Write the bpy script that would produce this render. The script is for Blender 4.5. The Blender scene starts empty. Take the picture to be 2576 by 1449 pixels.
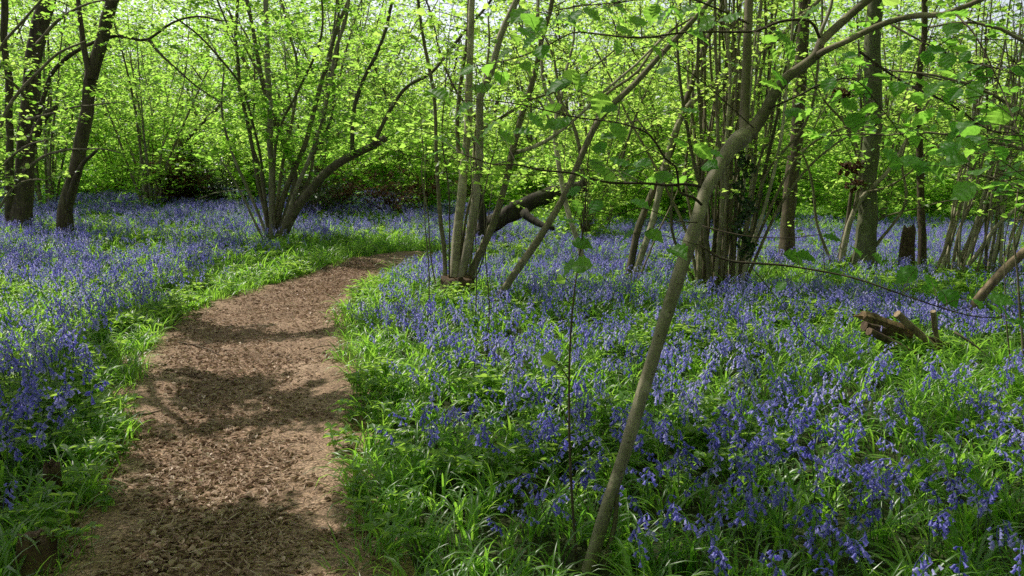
import bpy, math, random
import numpy as np
from mathutils import Vector

SEED = 11
rng = np.random.default_rng(SEED)
random.seed(SEED)
scene = bpy.context.scene
COL = scene.collection
PI = math.pi

# ------------------------------------------------------------------ camera model
W0, H0, F0 = 2576.0, 1449.0, 2022.0
PITCH = math.radians(8.84)
CAM = np.array([0.0, 0.0, 1.6])
CP, SP = math.cos(PITCH), math.sin(PITCH)


def ray(px, py):
    u = (px - W0 / 2) / F0
    v = (H0 / 2 - py) / F0
    return np.array([u, CP + v * SP, -SP + v * CP])


def at(px, py, Y):
    r = ray(px, py)
    return CAM + r * (Y / r[1])


def sstep(a, b, x):
    t = np.clip((x - a) / (b - a), 0, 1)
    return t * t * (3 - 2 * t)


def gz(x, y):
    """height of the terrain"""
    x = np.asarray(x, float); y = np.asarray(y, float)
    z = 0.03 * np.sin(x * 0.9 + 1.3) * np.cos(y * 0.7) + 0.015 * np.sin(x * 2.3 + y * 1.7)
    z = z * sstep(0.5, 3.0, np.hypot(x, y))
    z = z + 0.60 * sstep(9, 28, y) * sstep(2.0, -7.0, x)
    z = z + 0.10 * sstep(10, 22, y) * sstep(0, 6, x)
    return z


def ground_px(px, py):
    r = ray(px, py)
    lo = 1.0
    for t in np.arange(1.0, 90, 0.02):
        p = CAM + r * t
        if p[2] <= gz(p[0], p[1]):
            return p
    return CAM + r * 80


def unit(v):
    v = np.asarray(v, float)
    return v / np.maximum(np.linalg.norm(v, axis=-1, keepdims=True), 1e-9)


def hash2(ix, iy, s):
    h = np.sin(ix * 127.1 + iy * 311.7 + s * 74.7) * 43758.5453
    return h - np.floor(h)


def vnoise(x, y, s=0.0):
    x = np.asarray(x, float); y = np.asarray(y, float)
    ix = np.floor(x); iy = np.floor(y)
    fx = x - ix; fy = y - iy
    fx = fx * fx * (3 - 2 * fx); fy = fy * fy * (3 - 2 * fy)
    a = hash2(ix, iy, s); b = hash2(ix + 1, iy, s); c = hash2(ix, iy + 1, s); d = hash2(ix + 1, iy + 1, s)
    return (a * (1 - fx) + b * fx) * (1 - fy) + (c * (1 - fx) + d * fx) * fy


# ------------------------------------------------------------------ materials
def new_mat(name):
    m = bpy.data.materials.new(name)
    m.use_nodes = True
    nt = m.node_tree
    nt.nodes.clear()
    out = nt.nodes.new('ShaderNodeOutputMaterial')
    return m, nt, out


def N(nt, typ, **kw):
    n = nt.nodes.new(typ)
    for k, v in kw.items():
        setattr(n, k, v)
    return n


def ramp(nt, fac, stops):
    r = N(nt, 'ShaderNodeValToRGB')
    el = r.color_ramp.elements
    while len(el) < len(stops):
        el.new(0.5)
    for e, (p, c) in zip(el, stops):
        e.position = p
        e.color = (c[0], c[1], c[2], 1)
    nt.links.new(fac, r.inputs['Fac'])
    return r.outputs['Color']


def mixc(nt, fac, a, b, mode='MIX'):
    m = N(nt, 'ShaderNodeMix', data_type='RGBA', blend_type=mode)
    if isinstance(fac, (int, float)):
        m.inputs[0].default_value = fac
    else:
        nt.links.new(fac, m.inputs[0])
    for i, c in ((6, a), (7, b)):
        if isinstance(c, (tuple, list)):
            m.inputs[i].default_value = (c[0], c[1], c[2], 1)
        else:
            nt.links.new(c, m.inputs[i])
    return m.outputs[2]


def leaf_mat(name, dark, light, tdark, tlight, trans=0.5, rough=0.45, spec=0.35):
    """thin leaf: diffuse + translucent + a glossy cuticle, tinted per leaf and per plant"""
    m, nt, out = new_mat(name)
    L = nt.links.new
    a = N(nt, 'ShaderNodeAttribute', attribute_name='tint')
    oi = N(nt, 'ShaderNodeObjectInfo')
    mx = N(nt, 'ShaderNodeMath', operation='MULTIPLY_ADD')
    L(oi.outputs['Random'], mx.inputs[0]); mx.inputs[1].default_value = 0.45
    sc = N(nt, 'ShaderNodeMath', operation='MULTIPLY'); L(a.outputs['Fac'], sc.inputs[0]); sc.inputs[1].default_value = 0.6
    L(sc.outputs[0], mx.inputs[2])
    c1 = mixc(nt, mx.outputs[0], dark, light)
    c2 = mixc(nt, mx.outputs[0], tdark, tlight)
    p = N(nt, 'ShaderNodeBsdfPrincipled')
    L(c1, p.inputs['Base Color']); p.inputs['Roughness'].default_value = rough
    p.inputs['Specular IOR Level'].default_value = spec
    t = N(nt, 'ShaderNodeBsdfTranslucent')
    L(c2, t.inputs['Color'])
    ms = N(nt, 'ShaderNodeMixShader'); ms.inputs[0].default_value = trans
    L(p.outputs[0], ms.inputs[1]); L(t.outputs[0], ms.inputs[2])
    L(ms.outputs[0], out.inputs['Surface'])
    return m


def bark_mat(name, base, dark, moss, moss_amt, scale=14, bump=0.5, stretch=0.25, rough=0.85):
    m, nt, out = new_mat(name)
    L = nt.links.new
    tc = N(nt, 'ShaderNodeTexCoord')
    mp = N(nt, 'ShaderNodeMapping'); mp.inputs['Scale'].default_value = (1, 1, stretch)
    L(tc.outputs['Object'], mp.inputs['Vector'])
    n1 = N(nt, 'ShaderNodeTexNoise'); n1.inputs['Scale'].default_value = scale; n1.inputs['Detail'].default_value = 6
    n1.inputs['Roughness'].default_value = 0.65
    L(mp.outputs[0], n1.inputs['Vector'])
    n2 = N(nt, 'ShaderNodeTexNoise'); n2.inputs['Scale'].default_value = 3.1; n2.inputs['Detail'].default_value = 4
    L(tc.outputs['Object'], n2.inputs['Vector'])
    n3 = N(nt, 'ShaderNodeTexNoise'); n3.inputs['Scale'].default_value = scale * 4; n3.inputs['Detail'].default_value = 3
    L(tc.outputs['Object'], n3.inputs['Vector'])
    oi = N(nt, 'ShaderNodeObjectInfo')
    c = ramp(nt, n1.outputs['Fac'], [(0.32, dark), (0.55, base), (0.75, tuple(min(1, v * 1.35) for v in base))])
    mf = N(nt, 'ShaderNodeMapRange'); L(n2.outputs['Fac'], mf.inputs[0])
    mf.inputs[1].default_value = 0.42; mf.inputs[2].default_value = 0.68; mf.inputs[4].default_value = moss_amt
    c = mixc(nt, mf.outputs[0], c, moss)
    sp = N(nt, 'ShaderNodeMapRange'); L(n3.outputs['Fac'], sp.inputs[0])
    sp.inputs[1].default_value = 0.60; sp.inputs[2].default_value = 0.72; sp.inputs[4].default_value = 0.6
    c = mixc(nt, sp.outputs[0], c, tuple(v * 0.45 for v in dark))
    n4 = N(nt, 'ShaderNodeTexNoise'); n4.inputs['Scale'].default_value = 9.0; n4.inputs['Detail'].default_value = 5; n4.inputs['Roughness'].default_value = 0.7
    L(tc.outputs['Object'], n4.inputs['Vector'])
    lf = N(nt, 'ShaderNodeMapRange'); L(n4.outputs['Fac'], lf.inputs[0]); lf.inputs[1].default_value = 0.54; lf.inputs[2].default_value = 0.64; lf.inputs[4].default_value = 0.55
    c = mixc(nt, lf.outputs[0], c, tuple(min(1, v * 1.75 + 0.01) for v in base))
    br = N(nt, 'ShaderNodeMapRange'); L(oi.outputs['Random'], br.inputs[0]); br.inputs[3].default_value = 0.75; br.inputs[4].default_value = 1.2
    vm = N(nt, 'ShaderNodeVectorMath', operation='SCALE'); L(c, vm.inputs[0]); L(br.outputs[0], vm.inputs['Scale'])
    p = N(nt, 'ShaderNodeBsdfPrincipled'); L(vm.outputs[0], p.inputs['Base Color'])
    p.inputs['Roughness'].default_value = rough; p.inputs['Specular IOR Level'].default_value = 0.3
    b = N(nt, 'ShaderNodeBump'); b.inputs['Strength'].default_value = bump; b.inputs['Distance'].default_value = 0.02
    L(n1.outputs['Fac'], b.inputs['Height']); L(b.outputs[0], p.inputs['Normal'])
    L(p.outputs[0], out.inputs['Surface'])
    return m


def tint_mat(name, stops, rough=0.8, trans=0.0, tcol=None, spec=0.25, objrand=0.0):
    m, nt, out = new_mat(name)
    L = nt.links.new
    a = N(nt, 'ShaderNodeAttribute', attribute_name='tint')
    fac = a.outputs['Fac']
    if objrand:
        oi = N(nt, 'ShaderNodeObjectInfo')
        mm = N(nt, 'ShaderNodeMath', operation='MULTIPLY_ADD'); L(oi.outputs['Random'], mm.inputs[0]); mm.inputs[1].default_value = objrand
        s2 = N(nt, 'ShaderNodeMath', operation='MULTIPLY'); L(fac, s2.inputs[0]); s2.inputs[1].default_value = 1 - objrand
        L(s2.outputs[0], mm.inputs[2]); fac = mm.outputs[0]
    c = ramp(nt, fac, stops)
    p = N(nt, 'ShaderNodeBsdfPrincipled'); L(c, p.inputs['Base Color'])
    p.inputs['Roughness'].default_value = rough; p.inputs['Specular IOR Level'].default_value = spec
    if trans:
        t = N(nt, 'ShaderNodeBsdfTranslucent')
        if tcol: t.inputs['Color'].default_value = (*tcol, 1)
        else: L(c, t.inputs['Color'])
        ms = N(nt, 'ShaderNodeMixShader'); ms.inputs[0].default_value = trans
        L(p.outputs[0], ms.inputs[1]); L(t.outputs[0], ms.inputs[2]); L(ms.outputs[0], out.inputs['Surface'])
    else:
        L(p.outputs[0], out.inputs['Surface'])
    return m


def soil_mat(name, stops, s1, bump, grain=70.0):
    m, nt, out = new_mat(name)
    L = nt.links.new
    tc = N(nt, 'ShaderNodeTexCoord')
    n1 = N(nt, 'ShaderNodeTexNoise'); n1.inputs['Scale'].default_value = s1; n1.inputs['Detail'].default_value = 8; n1.inputs['Roughness'].default_value = 0.7
    L(tc.outputs['Object'], n1.inputs['Vector'])
    n2 = N(nt, 'ShaderNodeTexVoronoi'); n2.inputs['Scale'].default_value = grain
    n2.inputs['Randomness'].default_value = 1.0
    L(tc.outputs['Object'], n2.inputs['Vector'])
    n3 = N(nt, 'ShaderNodeTexNoise'); n3.inputs['Scale'].default_value = grain * 0.6; n3.inputs['Detail'].default_value = 5
    L(tc.outputs['Object'], n3.inputs['Vector'])
    c = ramp(nt, n1.outputs['Fac'], stops)
    sep = N(nt, 'ShaderNodeSeparateColor'); L(n2.outputs['Color'], sep.inputs[0])
    mr = N(nt, 'ShaderNodeMapRange'); L(sep.outputs[0], mr.inputs[0]); mr.inputs[3].default_value = 0.45; mr.inputs[4].default_value = 1.5
    mr2 = N(nt, 'ShaderNodeMapRange'); L(n3.outputs['Fac'], mr2.inputs[0]); mr2.inputs[1].default_value = 0.3; mr2.inputs[2].default_value = 0.7
    mr2.inputs[3].default_value = 0.6; mr2.inputs[4].default_value = 1.35
    mm = N(nt, 'ShaderNodeMath', operation='MULTIPLY'); L(mr.outputs[0], mm.inputs[0]); L(mr2.outputs[0], mm.inputs[1])
    vm = N(nt, 'ShaderNodeVectorMath', operation='SCALE'); L(c, vm.inputs[0]); L(mm.outputs[0], vm.inputs['Scale'])
    p = N(nt, 'ShaderNodeBsdfPrincipled'); L(vm.outputs[0], p.inputs['Base Color'])
    p.inputs['Roughness'].default_value = 0.9; p.inputs['Specular IOR Level'].default_value = 0.2
    b = N(nt, 'ShaderNodeBump'); b.inputs['Strength'].default_value = bump; b.inputs['Distance'].default_value = 0.02
    ad = N(nt, 'ShaderNodeMath', operation='ADD'); L(n3.outputs['Fac'], ad.inputs[0]); L(sep.outputs[1], ad.inputs[1])
    L(ad.outputs[0], b.inputs['Height']); L(b.outputs[0], p.inputs['Normal'])
    L(p.outputs[0], out.inputs['Surface'])
    return m


SUN_AZ = np.array([-0.77, 0.64]); SUN_EL = math.radians(55)
HD = SUN_AZ / np.linalg.norm(SUN_AZ)
TO_SUN = np.array([HD[0] * math.cos(SUN_EL), HD[1] * math.cos(SUN_EL), math.sin(SUN_EL)])

M = {}
M['leaf'] = leaf_mat('hazel_leaf', (0.060, 0.140, 0.014), (0.120, 0.210, 0.024), (0.34, 0.72, 0.06), (0.74, 0.98, 0.20), 0.70, 0.4, 0.5)
M['leaf_near'] = leaf_mat('hazel_leaf_near', (0.035, 0.115, 0.020), (0.075, 0.17, 0.03), (0.24, 0.62, 0.06), (0.50, 0.86, 0.11), 0.60, 0.5, 0.3)
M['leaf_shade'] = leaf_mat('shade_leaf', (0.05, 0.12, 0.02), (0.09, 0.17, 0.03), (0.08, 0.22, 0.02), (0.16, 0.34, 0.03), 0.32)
M['leaf_dark'] = leaf_mat('evergreen_leaf', (0.012, 0.035, 0.008), (0.03, 0.07, 0.015), (0.03, 0.08, 0.01), (0.06, 0.14, 0.015), 0.25, 0.3, 0.5)
M['leaf_dead'] = leaf_mat('withered_leaf', (0.045, 0.025, 0.013), (0.12, 0.065, 0.033), (0.09, 0.045, 0.02), (0.20, 0.10, 0.04), 0.3, 0.7, 0.2)
M['blade'] = leaf_mat('strap_leaf', (0.040, 0.115, 0.012), (0.105, 0.210, 0.028), (0.19, 0.54, 0.04), (0.54, 0.90, 0.09), 0.52, 0.36, 0.85)
M['herb'] = leaf_mat('herb_leaf', (0.06, 0.14, 0.03), (0.11, 0.20, 0.05), (0.30, 0.58, 0.05), (0.58, 0.86, 0.12), 0.5, 0.42, 0.5)
M['petal'] = tint_mat('bluebell_petal', [(0, (0.12, 0.115, 0.56)), (0.45, (0.32, 0.30, 0.84)), (1, (0.76, 0.73, 0.98))], 0.36, 0.56, None, 0.7, 0.5)
M['stalk'] = tint_mat('flower_stalk', [(0, (0.04, 0.10, 0.02)), (1, (0.07, 0.10, 0.06))], 0.5, 0.0)
M['hazel'] = bark_mat('hazel_bark', (0.22, 0.19, 0.12), (0.11, 0.09, 0.055), (0.12, 0.13, 0.05), 0.55, 12, 0.35)
M['hazel_pale'] = bark_mat('pale_hazel_bark', (0.38, 0.34, 0.24), (0.19, 0.165, 0.11), (0.19, 0.20, 0.09), 0.5, 12, 0.35)
M['hazel_dark'] = bark_mat('dark_hazel_bark', (0.135, 0.115, 0.072), (0.062, 0.050, 0.030), (0.095, 0.115, 0.038), 0.5, 12, 0.4)
M['oak'] = bark_mat('oak_bark', (0.105, 0.082, 0.050), (0.028, 0.021, 0.013), (0.075, 0.09, 0.025), 0.45, 16, 1.0, 0.14)
M['fallen'] = bark_mat('mossy_fallen_bark', (0.040, 0.032, 0.020), (0.012, 0.009, 0.006), (0.04, 0.05, 0.016), 0.7, 18, 1.0, 0.3)
M['beech'] = bark_mat('grey_green_bark', (0.135, 0.138, 0.080), (0.07, 0.075, 0.04), (0.095, 0.12, 0.04), 0.6, 7, 0.25, 0.5)
M['front'] = bark_mat('smooth_hazel_bark', (0.27, 0.24, 0.16), (0.14, 0.12, 0.072), (0.155, 0.165, 0.07), 0.65, 16, 0.3, 0.4, 0.7)
M['twig'] = bark_mat('twig_bark', (0.070, 0.052, 0.033), (0.035, 0.026, 0.016), (0.06, 0.06, 0.02), 0.3, 20, 0.2)
M['deadwood'] = bark_mat('dead_wood', (0.27, 0.20, 0.125), (0.09, 0.062, 0.036), (0.16, 0.12, 0.065), 0.5, 14, 0.6, 0.3)
M['logcut'] = bark_mat('split_wood', (0.20, 0.135, 0.068), (0.040, 0.025, 0.014), (0.10, 0.07, 0.038), 0.7, 22, 1.0, 0.8)
M['logdark'] = bark_mat('log_bark', (0.12, 0.08, 0.05), (0.03, 0.02, 0.013), (0.07, 0.06, 0.028), 0.5, 22, 0.9, 0.4)
M['rotten'] = bark_mat('rotten_wood', (0.10, 0.062, 0.036), (0.025, 0.016, 0.010), (0.17, 0.11, 0.06), 0.5, 22, 1.0, 0.5)
M['soil'] = soil_mat('wood_floor', [(0.3, (0.020, 0.028, 0.010)), (0.55, (0.035, 0.045, 0.014)), (0.8, (0.05, 0.04, 0.022))], 3.0, 0.6, 40)
M['path'] = soil_mat('trodden_path', [(0.25, (0.145, 0.092, 0.060)), (0.5, (0.285, 0.19, 0.128)), (0.75, (0.42, 0.30, 0.215))], 2.2, 0.7, 110)
M['litter'] = tint_mat('leaf_litter', [(0, (0.12, 0.072, 0.046)), (0.4, (0.30, 0.20, 0.137)), (0.8, (0.52, 0.39, 0.295)), (1, (0.65, 0.53, 0.44))], 0.65, 0.15)


# ------------------------------------------------------------------ mesh builder
class MB:
    def __init__(s):
        s.V = []; s.F = []; s.MI = []; s.T = []; s.SM = []; s.n = 0

    def add(s, v, quads, mi=0, tint=None, smooth=True):
        v = np.asarray(v, float).reshape(-1, 3); q = np.asarray(quads, int).reshape(-1, 4)
        s.V.append(v); s.F.append(q + s.n)
        s.MI.append(np.full(len(q), mi)); s.SM.append(np.full(len(q), smooth))
        s.T.append(np.full(len(v), 0.5) if tint is None else np.asarray(tint, float))
        s.n += len(v)

    def mesh(s, name, mats, origin=(0, 0, 0)):
        V = np.concatenate(s.V) - np.asarray(origin, float); F = np.concatenate(s.F)
        MI = np.concatenate(s.MI); T = np.concatenate(s.T); SM = np.concatenate(s.SM)
        # quads; a repeated last index means a triangle
        tri = F[:, 2] == F[:, 3]
        cnt = np.where(tri, 3, 4)
        me = bpy.data.meshes.new(name)
        me.vertices.add(len(V)); me.vertices.foreach_set('co', V.ravel().astype(np.float32))
        loops = F.ravel() if not tri.any() else np.concatenate([f[:c] for f, c in zip(F, cnt)])
        me.loops.add(len(loops)); me.loops.foreach_set('vertex_index', loops.astype(np.int32))
        me.polygons.add(len(F))
        st = np.concatenate([[0], np.cumsum(cnt)[:-1]])
        me.polygons.foreach_set('loop_start', st.astype(np.int32))
        me.polygons.foreach_set('material_index', MI.astype(np.int32))
        me.polygons.foreach_set('use_smooth', SM.astype(bool))
        at_ = me.attributes.new('tint', 'FLOAT', 'POINT'); at_.data.foreach_set('value', T.astype(np.float32))
        for m in mats: me.materials.append(m)
        me.update(calc_edges=True); me.validate()
        return me

    def build(s, name, mats, parent=None, origin=(0, 0, 0), link=True):
        if not isinstance(mats, (list, tuple)): mats = [mats]
        o = bpy.data.objects.new(name, s.mesh(name, mats, origin))
        if link: COL.objects.link(o)
        if parent is not None: o.parent = parent
        else: o.location = origin
        return o


def spline(P, step=0.08, extra=None):
    """Catmull-Rom through P (k,d)"""
    P = np.asarray(P, float)
    if len(P) == 2:
        Q = np.vstack([2 * P[0] - P[1], P, 2 * P[1] - P[0]])
    else:
        Q = np.vstack([2 * P[0] - P[1], P, 2 * P[-1] - P[-2]])
    out = []
    for i in range(1, len(Q) - 2):
        p0, p1, p2, p3 = Q[i - 1:i + 3]
        n = max(2, int(np.linalg.norm((p2 - p1)[:3]) / step))
        t = np.linspace(0, 1, n, endpoint=False)[:, None]
        out.append(0.5 * ((2 * p1) + (-p0 + p2) * t + (2 * p0 - 5 * p1 + 4 * p2 - p3) * t ** 2 + (-p0 + 3 * p1 - 3 * p2 + p3) * t ** 3))
    out.append(P[-1:])
    return np.concatenate(out)


def tube(mb, P, R, sides=8, mi=0, rough=0.06, cap=True, flare=0.0, seed=None, tint=None):
    P = np.asarray(P, float); n = len(P); R = np.broadcast_to(np.asarray(R, float), (n,)).copy()
    T = np.gradient(P, axis=0); T = unit(T)
    ref = np.array([0.0, 0, 1]) if abs(T[0][2]) < 0.9 else np.array([1.0, 0, 0])
    a = unit(np.cross(T[0], ref))
    A = np.zeros((n, 3)); A[0] = a
    for i in range(1, n):
        a = A[i - 1] - T[i] * np.dot(A[i - 1], T[i]); A[i] = unit(a)
    B = np.cross(T, A)
    th = np.linspace(0, 2 * PI, sides, endpoint=False)
    s0 = rng.random() * 50 if seed is None else seed
    if flare:
        d = np.concatenate([[0], np.cumsum(np.linalg.norm(np.diff(P, axis=0), axis=1))])
        R = R * (1 + flare * np.exp(-d / (R[0] * 3 + 1e-6)))
    k = np.arange(n)
    mod = 1 + rough * (2 * vnoise(k[:, None] * 0.35 + s0, np.cos(th)[None] * 1.7 + s0 * 3.1, 1) - 1) + rough * 1.0 * (2 * vnoise(k[:, None] * 0.9 + s0, np.sin(th)[None] * 2.3, 2) - 1)
    RR = R[:, None] * mod
    V = P[:, None, :] + RR[..., None] * (np.cos(th)[None, :, None] * A[:, None, :] + np.sin(th)[None, :, None] * B[:, None, :])
    V = V.reshape(-1, 3)
    i = np.arange(n - 1)[:, None] * sides; j = np.arange(sides)[None, :]; j2 = (j + 1) % sides
    Q = np.stack([i + j, i + j2, i + sides + j2, i + sides + j], -1).reshape(-1, 4)
    if cap:
        V = np.vstack([V, P[0] - T[0] * R[0] * 0.05, P[-1] + T[-1] * R[-1] * 0.3])
        c0, c1 = n * sides, n * sides + 1
        jj = np.arange(sides); jn = (jj + 1) % sides; e = (n - 1) * sides
        Q = np.vstack([Q, np.stack([np.full(sides, c0), jn, jj, jj], -1), np.stack([np.full(sides, c1), e + jj, e + jn, e + jn], -1)])
    mb.add(V, Q, mi, None if tint is None else np.full(len(V), tint))


def leaves(mb, pos, axis, nrm, size, mi=1, fold=0.18, tint=None, width=0.86):
    """broad folded leaves, two quads each, all at once"""
    n = len(pos)
    if n == 0: return
    axis = unit(axis); side = unit(np.cross(axis, nrm)); nn = np.cross(side, axis)
    size = np.broadcast_to(size, (n,))[:, None]
    w = width
    tpl = [(0, 0, 0), (0.46 * w, 0.30, fold * .5), (0.42 * w, 0.72, fold * .5), (0, 1.0, -0.1), (-0.42 * w, 0.72, fold * .5), (-0.46 * w, 0.30, fold * .5)]
    V = np.stack([pos + size * (side * x + axis * y + nn * z) for x, y, z in tpl], 1).reshape(-1, 3)
    b = np.arange(n)[:, None] * 6
    Q = np.concatenate([b + np.array([[0, 1, 2, 3]]), b + np.array([[0, 3, 4, 5]])])
    t = rng.random(n) if tint is None else tint
    mb.add(V, Q, mi, np.repeat(t, 6), smooth=False)


def twig_batch(mb, O, D, L, r0, nleaf, lsize, wood=0, leafm=1, k=5, curve=0.35, up=0.1, flat=0.45, leaf_from=0.15):
    """n curved twigs with alternate leaves; returns their points"""
    n = len(O)
    if n == 0: return np.zeros((0, k, 3))
    D = unit(D)
    C = rng.normal(0, 1, (n, 3)) * curve; C[:, 2] = C[:, 2] * 0.5 + up
    t = np.linspace(0, 1, k)
    L = np.broadcast_to(L, (n,)).astype(float)
    P = O[:, None] + L[:, None, None] * (D[:, None] * t[None, :, None] + 0.5 * C[:, None] * (t ** 2)[None, :, None])
    DD = unit(D[:, None] + C[:, None] * t[None, :, None])
    S = unit(np.cross(DD, np.array([0.05, 0.03, 1.0]))); U = np.cross(S, DD)
    r = np.broadcast_to(r0, (n,))[:, None] * np.linspace(1, 0.3, k)[None]
    ring = []
    for a in (0, 2 * PI / 3, 4 * PI / 3):
        ring.append(P + r[..., None] * (math.cos(a) * S + math.sin(a) * U))
    V = np.stack(ring, 2).reshape(-1, 3)
    b = (np.arange(n)[:, None, None] * k + np.arange(k - 1)[None, :, None]) * 3
    j = np.arange(3)[None, None]; j2 = (j + 1) % 3
    Q = np.stack([b + j, b + j2, b + 3 + j2, b + 3 + j], -1).reshape(-1, 4)
    mb.add(V, Q, wood)
    if nleaf:
        tt = leaf_from + (1 - leaf_from) * (np.arange(nleaf)[None] + rng.random((n, nleaf)) * 0.7) / nleaf
        tt = np.clip(tt, 0, 1)
        Pl = O[:, None] + L[:, None, None] * (D[:, None] * tt[..., None] + 0.5 * C[:, None] * (tt ** 2)[..., None])
        Dl = unit(D[:, None] + C[:, None] * tt[..., None])
        Sl = unit(np.cross(Dl, np.array([0.05, 0.03, 1.0])))
        sg = np.where(np.arange(nleaf) % 2 == 0, 1.0, -1.0)[None, :, None]
        ax = 0.55 * Dl + sg * Sl * 0.9 + rng.normal(0, 0.28, Dl.shape); ax[..., 2] -= 0.12
        nr = rng.normal(0, flat, Dl.shape); nr[..., 2] += 1.0
        sz = lsize * (0.45 + 0.9 * rng.random((n, nleaf)) ** 1.3)
        ax = unit(ax)
        Pl = Pl + ax * 0.12 * sz[..., None]
        leaves(mb, Pl.reshape(-1, 3), ax.reshape(-1, 3), nr.reshape(-1, 3), sz.ravel(), leafm)
    return P


def grow(mb, stems, per_m=5, zmin=1.0, L=(0.5, 1.3), sub=4, subL=(0.2, 0.55), nleaf=6, lsize=0.075, r=0.006, upness=0.25, t0=0.0, wood=0, leafm=1, flat=0.45, top=True, zmax=99, z0=None):
    """branches off the given stem polylines, each with leafy twigs"""
    O = []; D = []
    for P in stems:
        P = np.asarray(P); seg = np.linalg.norm(np.diff(P, axis=0), axis=1); d = np.concatenate([[0], np.cumsum(seg)])
        n = rng.poisson(per_m * d[-1]) if per_m * d[-1] < 2 else int(per_m * d[-1])
        if n <= 0: continue
        q = t0 * d[-1] + (1 - t0) * d[-1] * np.sort(rng.random(n))
        X = np.stack([np.interp(q, d, P[:, i]) for i in range(3)], 1)
        zb = P[0, 2] if z0 is None else z0
        keep = X[:, 2] - zb > zmin if zmin is not None else np.ones(n, bool)
        keep &= X[:, 2] - zb < zmax
        X = X[keep]
        tg = unit(P[-1] - P[max(0, len(P) - 6)])
        az = rng.random(len(X)) * 2 * PI
        dd = np.stack([np.cos(az), np.sin(az), upness + rng.normal(0, 0.25, len(X))], 1)
        O.append(X); D.append(dd)
        if top and P[-1, 2] - zb < zmax:
            O.append(P[-1:]); D.append(tg[None] + 0.001)
    if not O: return
    O = np.concatenate(O); D = unit(np.concatenate(D)); n = len(O)
    Lb = L[0] + (L[1] - L[0]) * rng.random(n)
    P = twig_batch(mb, O, D, Lb, r, max(2, nleaf // 2), lsize, wood, leafm, k=6, curve=0.5, flat=flat, leaf_from=0.35)
    if sub:
        tt = 0.2 + 0.75 * rng.random((n, sub))
        idx = tt * (P.shape[1] - 1); i0 = np.minimum(idx.astype(int), P.shape[1] - 2); f = (idx - i0)[..., None]
        ar = np.arange(n)[:, None]
        so = P[ar, i0] * (1 - f) + P[ar, i0 + 1] * f
        bd = unit(P[ar, i0 + 1] - P[ar, i0])
        sd = unit(np.cross(bd, np.array([0.02, 0.05, 1.0])))
        sg = rng.choice([-1.0, 1.0], (n, sub, 1))
        nd = 0.7 * bd + sg * sd * (0.5 + 0.5 * rng.random((n, sub, 1))) + rng.normal(0, 0.18, bd.shape)
        nd[..., 2] += 0.05
        sl = subL[0] + (subL[1] - subL[0]) * rng.random(n * sub)
        twig_batch(mb, so.reshape(-1, 3), nd.reshape(-1, 3), sl, r * 0.4, nleaf, lsize, wood, leafm, k=4, curve=0.35, flat=flat)


# ------------------------------------------------------------------ object helpers
def tag(o, label=None, cat=None, group=None, kind=None):
    if label: o['label'] = label
    if cat: o['category'] = cat
    if group: o['group'] = group
    if kind: o['kind'] = kind
    return o


def empty(name, loc, label=None, cat=None, group=None):
    o = bpy.data.objects.new(name, None); COL.objects.link(o)
    o.empty_display_size = 0.2
    o.location = [float(v) for v in loc]
    return tag(o, label, cat, group)


def copy_tree(root, loc, rz=0.0, sc=1.0, label=None, group=None):
    r = root.copy(); COL.objects.link(r)
    r.location = [float(v) for v in loc]; r.rotation_euler = (0, 0, rz); r.scale = (sc, sc, sc)
    if label: r['label'] = label
    if group: r['group'] = group
    for ch in list(root.children):
        c = ch.copy(); COL.objects.link(c); c.parent = r
        for g in list(ch.children):
            d = g.copy(); COL.objects.link(d); d.parent = c
    return r


WSC = 0.66


def px_stem(pts, Y, w0, w1, dY=0.0, step=0.1, base_z=None):
    """a stem drawn through picture points at depth Y (drifting by dY): world points and radii"""
    n = len(pts)
    P = []
    for i, (a, b) in enumerate(pts):
        P.append(at(a, b, Y + dY * i / max(1, n - 1)))
    P = np.array(P)
    R = np.linspace(w0, w1, n) * WSC / 2 / F0 * P[:, 1]
    if base_z is not None:
        R0 = R[0]
        P[0, 2] = base_z
    Q = spline(np.hstack([P, R[:, None]]), step)
    return Q[:, :3], np.maximum(Q[:, 3], 0.0015)


def wobble(P, amp):
    n = len(P); s = rng.random() * 90
    k = np.arange(n) * 0.25
    W = np.stack([vnoise(k + s, k * 0 + 3, 5), vnoise(k + s, k * 0 + 9, 6), vnoise(k + s, k * 0 + 15, 7)], 1) - 0.5
    W *= np.minimum(1, np.arange(n) / 5.0)[:, None]
    return P + W * amp


# ------------------------------------------------------------------ the setting
def grid_mesh(name, xs, ys, zf, mat):
    X, Y = np.meshgrid(xs, ys)
    V = np.stack([X, Y, zf(X, Y)], -1).reshape(-1, 3)
    nx, ny = len(xs), len(ys)
    i = np.arange(ny - 1)[:, None] * nx; j = np.arange(nx - 1)[None]
    Q = np.stack([i + j, i + j + 1, i + nx + j + 1, i + nx + j], -1).reshape(-1, 4)
    mb = MB(); mb.add(V, Q)
    return mb.build(name, mat)


xs = np.concatenate([np.linspace(-300, -32, 14), np.arange(-30, 30, 0.4), np.linspace(32, 300, 14)])
ys = np.concatenate([np.linspace(-60, -4, 8), np.arange(-3, 45, 0.4), np.linspace(47, 420, 18)])
ground = grid_mesh('ground', xs, ys, lambda x, y: gz(x, y) - 0.03 + 0.02 * vnoise(x * 2, y * 2), M['soil'])
tag(ground, kind='structure')

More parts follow.
